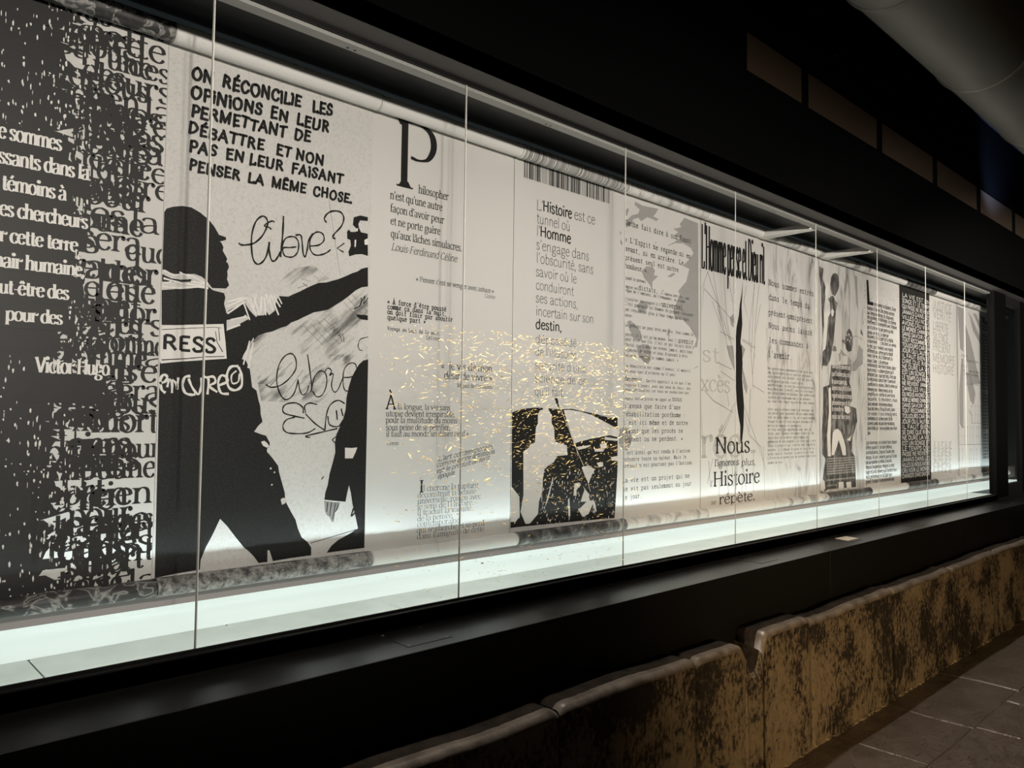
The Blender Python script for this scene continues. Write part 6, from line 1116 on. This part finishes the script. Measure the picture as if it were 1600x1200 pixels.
XB = -2.66
LABELS = {
    1: 'black banner covered in overlapping letters with white quotation, leftmost in the case',
    2: 'white banner with black stencil of a helmeted figure, handwriting and graffiti',
    3: 'white banner with a large serif P and small printed quotations',
    4: 'white banner with a barcode top and a black picture of tower and striped flag',
    5: 'white banner with typewriter text over grey ink splatters',
    6: 'white banner with tall condensed black heading over a dark crack drawing',
    7: 'banner printed like crumpled paper with widely spaced typewriter lines',
    8: 'grey photographic banner of two figures with small white text blocks',
    9: 'white banner with a big L shaped initial and one narrow column of bold text',
    10: 'black banner filled with rows of white capital words',
    11: 'pale banner with faint grey capital words, almost blank',
    12: 'pale banner with grey beams and rows of tiny thin figures',
    13: 'grey banner with one narrow dark text column, last before the post',
}
SHEET = {1: 'sheet', 2: 'sheet_fine', 3: 'sheet', 4: 'sheet', 5: 'sheet', 6: 'sheet', 7: 'sheet_crumple', 8: 'sheet_photo', 9: 'sheet', 10: 'sheet_dark', 11: 'sheet', 12: 'sheet', 13: 'sheet'}
RT = {1: 'roll_dark', 4: 'roll_bar', 5: 'roll_grey', 7: 'roll_grey', 8: 'roll_grey', 10: 'roll_mix', 12: 'roll_grey', 13: 'roll_grey'}
RB = {1: 'roll_dark', 2: 'roll_grain', 4: 'roll_mix', 5: 'roll_grey', 7: 'roll_grey', 8: 'roll_mix', 10: 'roll_mix', 11: 'roll_grey', 12: 'roll_grey', 13: 'roll_grey'}
LAYER = {'gh': 0.0006, 'a': 0.0009, 'k': 0.0014, 'd': 0.0012, 'w': 0.0019, 'K2': 0.0023, 'kt': 0.0016}
EDGE = [0.084 + 0.0008 + 0.8 * i for i in range(14)]
EX = {1: 0.084, 2: 0.884, 3: 1.694, 4: 2.490, 5: 3.290, 6: 4.083, 7: 4.883, 8: 5.690, 9: 6.494, 10: 7.286, 11: 8.036, 12: 8.850, 13: 9.640, 14: 10.45}


def put(ink, name, mkey, x, parent):
    if not ink.f:
        return None
    o = link_mesh(name, [(x + d, a, b) for (a, b), d in zip(ink.v, ink.off)], ink.f, M[mkey], parent)
    return o


for b in range(1, 14):
    ya, yb = EX[b], EX[b + 1]
    xb = XB - (0.003 if b % 2 else 0.0)
    root = empty('printed_banner', (xb, (ya + yb) / 2, 1.0))
    tag(root, LABELS[b], 'banner', 'printed banners hanging in the display case')
    # sheet, subdivided
    sh = MB()
    N = 8
    for i in range(N + 1):
        y = ya + (yb - ya) * i / N
        sh.v += [(xb, y, 1.02), (xb, y, 2.868), (xb - 0.0006, y, 1.02), (xb - 0.0006, y, 2.868)]
    for i in range(N):
        a = i * 4
        sh.f += [(a, a + 4, a + 5, a + 1)]
    sh.build('sheet', M[SHEET[b]], root)
    # rollers with end caps
    for nm, zc, r, key in (('top_roller', 2.872, 0.0345, RT.get(b, 'roll_white')), ('bottom_roller', 1.0335, 0.031, RB.get(b, 'roll_white'))):
        rr = r - (0.0015 if b % 2 else 0)
        ro = tube_y(XB + 0.036, zc, rr, ya + 0.002, yb - 0.002, 36).build(nm, M[key], root, smooth=True)
        for yy, dy in ((ya + 0.002, -1), (yb - 0.002, 1)):
            cp = MB()
            for q, (dr, ddy) in enumerate(((0.0008, -0.006), (0.0008, 0.0004), (-0.004, 0.0014), (-0.012, 0.0014))):
                for i in range(24):
                    a = 2 * math.pi * i / 24
                    cp.v.append((XB + 0.036 + (rr + dr) * math.cos(a), yy + dy * ddy, zc + (rr + dr) * math.sin(a)))
            for q in range(3):
                for i in range(24):
                    j = (i + 1) % 24
                    f_ = (q * 24 + i, q * 24 + j, (q + 1) * 24 + j, (q + 1) * 24 + i)
                    cp.f.append(f_ if dy > 0 else tuple(reversed(f_)))
            cp.f.append(tuple(72 + i for i in range(24)))
            cp.build('end_cap', M['white_tube'] if key not in ('roll_dark', 'roll_grain', 'roll_mix') else M[key], ro, smooth=True)

    def ink():
        k_ = Ink()
        k_.ymin, k_.ymax = ya + 0.0015, yb - 0.0015
        return k_

    pic = {}
    for row in POL:
        if row[0] != b:
            continue
        n_ = row[2:]
        m_ = row[1]
        pic.setdefault(m_, ink()).poly([(n_[i] / 1000, n_[i + 1] / 1000) for i in range(0, len(n_), 2)])
    for row in STR:
        if row[0] != b:
            continue
        m_, wd, sm = row[1:4]
        n_ = row[4:]
        pl = [(n_[i] / 1000, n_[i + 1] / 1000) for i in range(0, len(n_), 2)]
        k_ = pic.setdefault({'k': 'K2' if b in (2,) else 'k'}.get(m_, m_), ink())
        if sm:
            pl = catmull(pl, 4)
        wd /= 1000
        # slight unevenness of the hand-drawn line
        ph = pl[0][0] * 50
        cnt = [0]

        def wf(dx, dy, wd=wd, ph=ph, cnt=cnt):
            cnt[0] += 1
            return wd * (1.0 + 0.18 * math.sin(ph + cnt[0] * 1.3))
        k_.ribbon(pl, wf)
    words = {}
    for row in TXT:
        if row[0] != b:
            continue
        sty, tx = row[1], row[2]
        y0, z0, y1, z1, xh = [q / 1000 for q in row[3:]]
        text(words.setdefault(STY[sty][8], ink()), sty, tx, y0, z0, y1, z1, xh, 0.09 if sty == 'mk' else (0.05 if sty in ('tw', 'sc', 'twx', 'twb') else 0))

    if b == 1:
        # the thicket of overlapping letters, densest on the left
        R = random.Random(4)
        kk = pic.setdefault('k', ink())
        LET = 'aetnroisldcupmqvhbgf'
        # solid ink with a ragged right boundary
        z = 1.024
        while z < 2.862:
            hgt = R.uniform(0.012, 0.035)
            kk.poly([(ya, z), (0.60 + R.uniform(-0.05, 0.05), z), (0.60 + R.uniform(-0.05, 0.05), z + hgt), (ya, z + hgt)])
            z += hgt
        z = 1.03
        wl = ['des', 'etre', 'cette', 'les', 'pour', 'une', 'que', 'dans', 'nous', 'terre', 'la', 'sera', 'rien', 'mort', 'tant', 'comme', 'leurs']
        while z < 2.86:
            for rep in range(2):
                xh_ = R.uniform(0.046, 0.056)
                w_ = R.choice(wl)
                wd = len(w_) * xh_ * 0.86
                ye = 0.90 - abs(R.gauss(0, 0.03)) - rep * R.uniform(0.03, 0.09)
                zz = z + R.uniform(-0.014, 0.014)
                text(kk, 'cld', w_, ye - wd, zz, ye, zz, xh_)
            for q in range(2):
                w_ = R.choice(wl)
                xh_ = R.uniform(0.044, 0.055)
                wd = len(w_) * xh_ * 0.86
                y0 = R.uniform(0.55, 0.69) - 0.05
                zz = z + R.uniform(-0.02, 0.02)
                text(kk, 'cld', w_, y0, zz, y0 + wd, zz, xh_)
            for q in range(2):
                y0 = 0.60 + abs(R.gauss(0, 0.06))
                kk.poly([(y0, z - 0.02), (y0 + R.uniform(0.005, 0.016), z - 0.02), (y0 + R.uniform(0.005, 0.016), z + R.uniform(0.03, 0.06)), (y0, z + 0.04)])
            z += R.choice([0.036, 0.042, 0.05, 0.078])
        # light specks left between the letters
        ww = pic.setdefault('w', ink())
        cols = [ya + 0.02 + 0.0165 * i for i in range(34)]
        for c in cols:
            z = 1.03
            while z < 2.85:
                z += R.expovariate(1 / 0.030)
                y0 = c + R.uniform(-0.006, 0.006)
                if 1.78 < z < 2.44 and y0 < 0.60:
                    continue
                if 1.60 < z < 1.78 and 0.50 < y0:
                    continue
                dens = 0.25 + 0.9 * max(0, (y0 - 0.30) / 0.4)
                if R.random() > dens:
                    continue
                a = R.uniform(0.0012, 0.0052)
                c_ = R.uniform(0.003, 0.018)
                ww.poly([(y0, z), (y0 + a * R.uniform(.3, 1), z - R.uniform(0, .004)), (y0 + a, z + c_ * R.uniform(.3, .8)), (y0 + a * R.uniform(.2, .8), z + c_), (y0 - a * .3, z + c_ * .6)])
        # dark clearing behind the quotation
        cl = pic.setdefault('K2', ink())
        for (y0, y1, z0, z1) in ((ya, 0.60, 2.37, 2.45), (ya, 0.655, 2.27, 2.37), (ya, 0.615, 2.19, 2.27), (ya, 0.66, 2.10, 2.19), (ya, 0.63, 2.015, 2.10), (ya, 0.655, 1.925, 2.015), (ya, 0.615, 1.845, 1.925), (ya, 0.59, 1.775, 1.845), (0.485, 0.715, 1.625, 1.72)):
            cl.poly([(y0, z0 + 0.004), (y1 - R.uniform(0, .01), z0), (y1, (z0 + z1) / 2), (y1 - R.uniform(0, .01), z1), (y0, z1)])
    if b == 4:
        R = random.Random(9)
        kk = pic.setdefault('k', ink())
        y = 2.552
        while y < 3.20:
            wd = R.choice([0.002, 0.003, 0.003, 0.006, 0.009])
            kk.poly([(y, 2.765), (y + wd, 2.765), (y + wd, 2.862), (y, 2.862)])
            y += wd + R.choice([0.002, 0.003, 0.005, 0.008])
        ww = pic.setdefault('specks', ink())
        for q in range(220):
            y0, z0 = R.uniform(2.66, 3.26), R.uniform(1.03, 1.33)
            a = R.uniform(0.002, 0.009)
            c_ = R.uniform(0.003, 0.02)
            ww.poly([(y0, z0), (y0 + a, z0 + c_ * .2), (y0 + a * .8, z0 + c_), (y0 + a * .2, z0 + c_ * .7)])
    if b == 10:
        pass
    keys = {'sm': 'sm', 'specks': 'w', 'k': 'k', 'w': 'w', 'a': 'a', 'd': 'd', 'gh': 'gh', 'K2': 'k', 'kt': 'kt'}
    LAYER['specks'] = 0.0022
    LAYER['sm'] = 0.0008
    nmap = {'sm': 'smudges', 'specks': 'white_specks', 'k': 'black_picture', 'w': 'white_picture', 'a': 'grey_picture', 'd': 'dark_grey_picture', 'gh': 'ghost_picture', 'K2': 'line_drawing', 'kt': 'fine_drawing'}
    off2 = {'K2': 0.0023}
    for key, k_ in pic.items():
        o = put(k_, nmap[key], 'kb' if (b == 1 and keys[key] == 'k') else keys[key], xb + (0.0021 if key == 'K2' and b == 1 else 0.0018 if key == 'w' and b == 1 else LAYER[key]), root)
        if o is not None and (key == 'specks' or (b == 1 and key in 'wk') or (b == 9 and key == 'a') or (b == 11 and key == 'a')):
            o['kind'] = 'stuff'
    for key, k_ in words.items():
        put(k_, {'w': 'white_lettering', 'k': 'black_lettering', 'gh': 'ghost_lettering', 'kt': 'small_lettering'}[key], key, xb + 0.0028, root)

# ------------------------------------------------------------------ golden reflection in the glass, built as slivers
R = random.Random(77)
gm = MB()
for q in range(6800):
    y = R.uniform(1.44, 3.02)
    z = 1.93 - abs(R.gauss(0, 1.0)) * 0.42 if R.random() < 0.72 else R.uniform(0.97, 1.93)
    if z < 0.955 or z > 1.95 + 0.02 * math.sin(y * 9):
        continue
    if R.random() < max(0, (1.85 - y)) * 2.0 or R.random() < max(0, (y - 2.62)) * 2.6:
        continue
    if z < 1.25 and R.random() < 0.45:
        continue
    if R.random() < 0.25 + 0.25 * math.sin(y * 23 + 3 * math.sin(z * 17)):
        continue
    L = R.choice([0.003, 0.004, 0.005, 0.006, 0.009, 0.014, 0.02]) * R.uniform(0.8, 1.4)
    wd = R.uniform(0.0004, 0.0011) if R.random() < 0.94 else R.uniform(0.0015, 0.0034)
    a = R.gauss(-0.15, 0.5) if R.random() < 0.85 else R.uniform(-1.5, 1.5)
    # sliver tilted off the pane, facing the spots, to shine like the reflection
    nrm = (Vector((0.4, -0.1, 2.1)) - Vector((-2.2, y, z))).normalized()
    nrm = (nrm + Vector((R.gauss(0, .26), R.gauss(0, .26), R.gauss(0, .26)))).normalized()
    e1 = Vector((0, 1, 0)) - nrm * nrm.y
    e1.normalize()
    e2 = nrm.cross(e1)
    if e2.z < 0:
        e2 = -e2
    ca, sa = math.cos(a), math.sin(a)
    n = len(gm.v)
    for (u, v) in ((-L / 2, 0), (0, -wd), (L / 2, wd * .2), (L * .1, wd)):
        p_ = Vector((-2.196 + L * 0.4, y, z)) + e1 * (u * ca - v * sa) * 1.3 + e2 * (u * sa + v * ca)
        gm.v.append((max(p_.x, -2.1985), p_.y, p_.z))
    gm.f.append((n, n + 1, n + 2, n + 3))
gf = gm.build('reflection_flecks', M['gold'], origin=(-2.1965, 2.5, 1.4))
tag(gf, 'golden reflection in the glass, built as thin slivers in front of the serif P and barcode banners', 'gold reflection', kind='stuff')
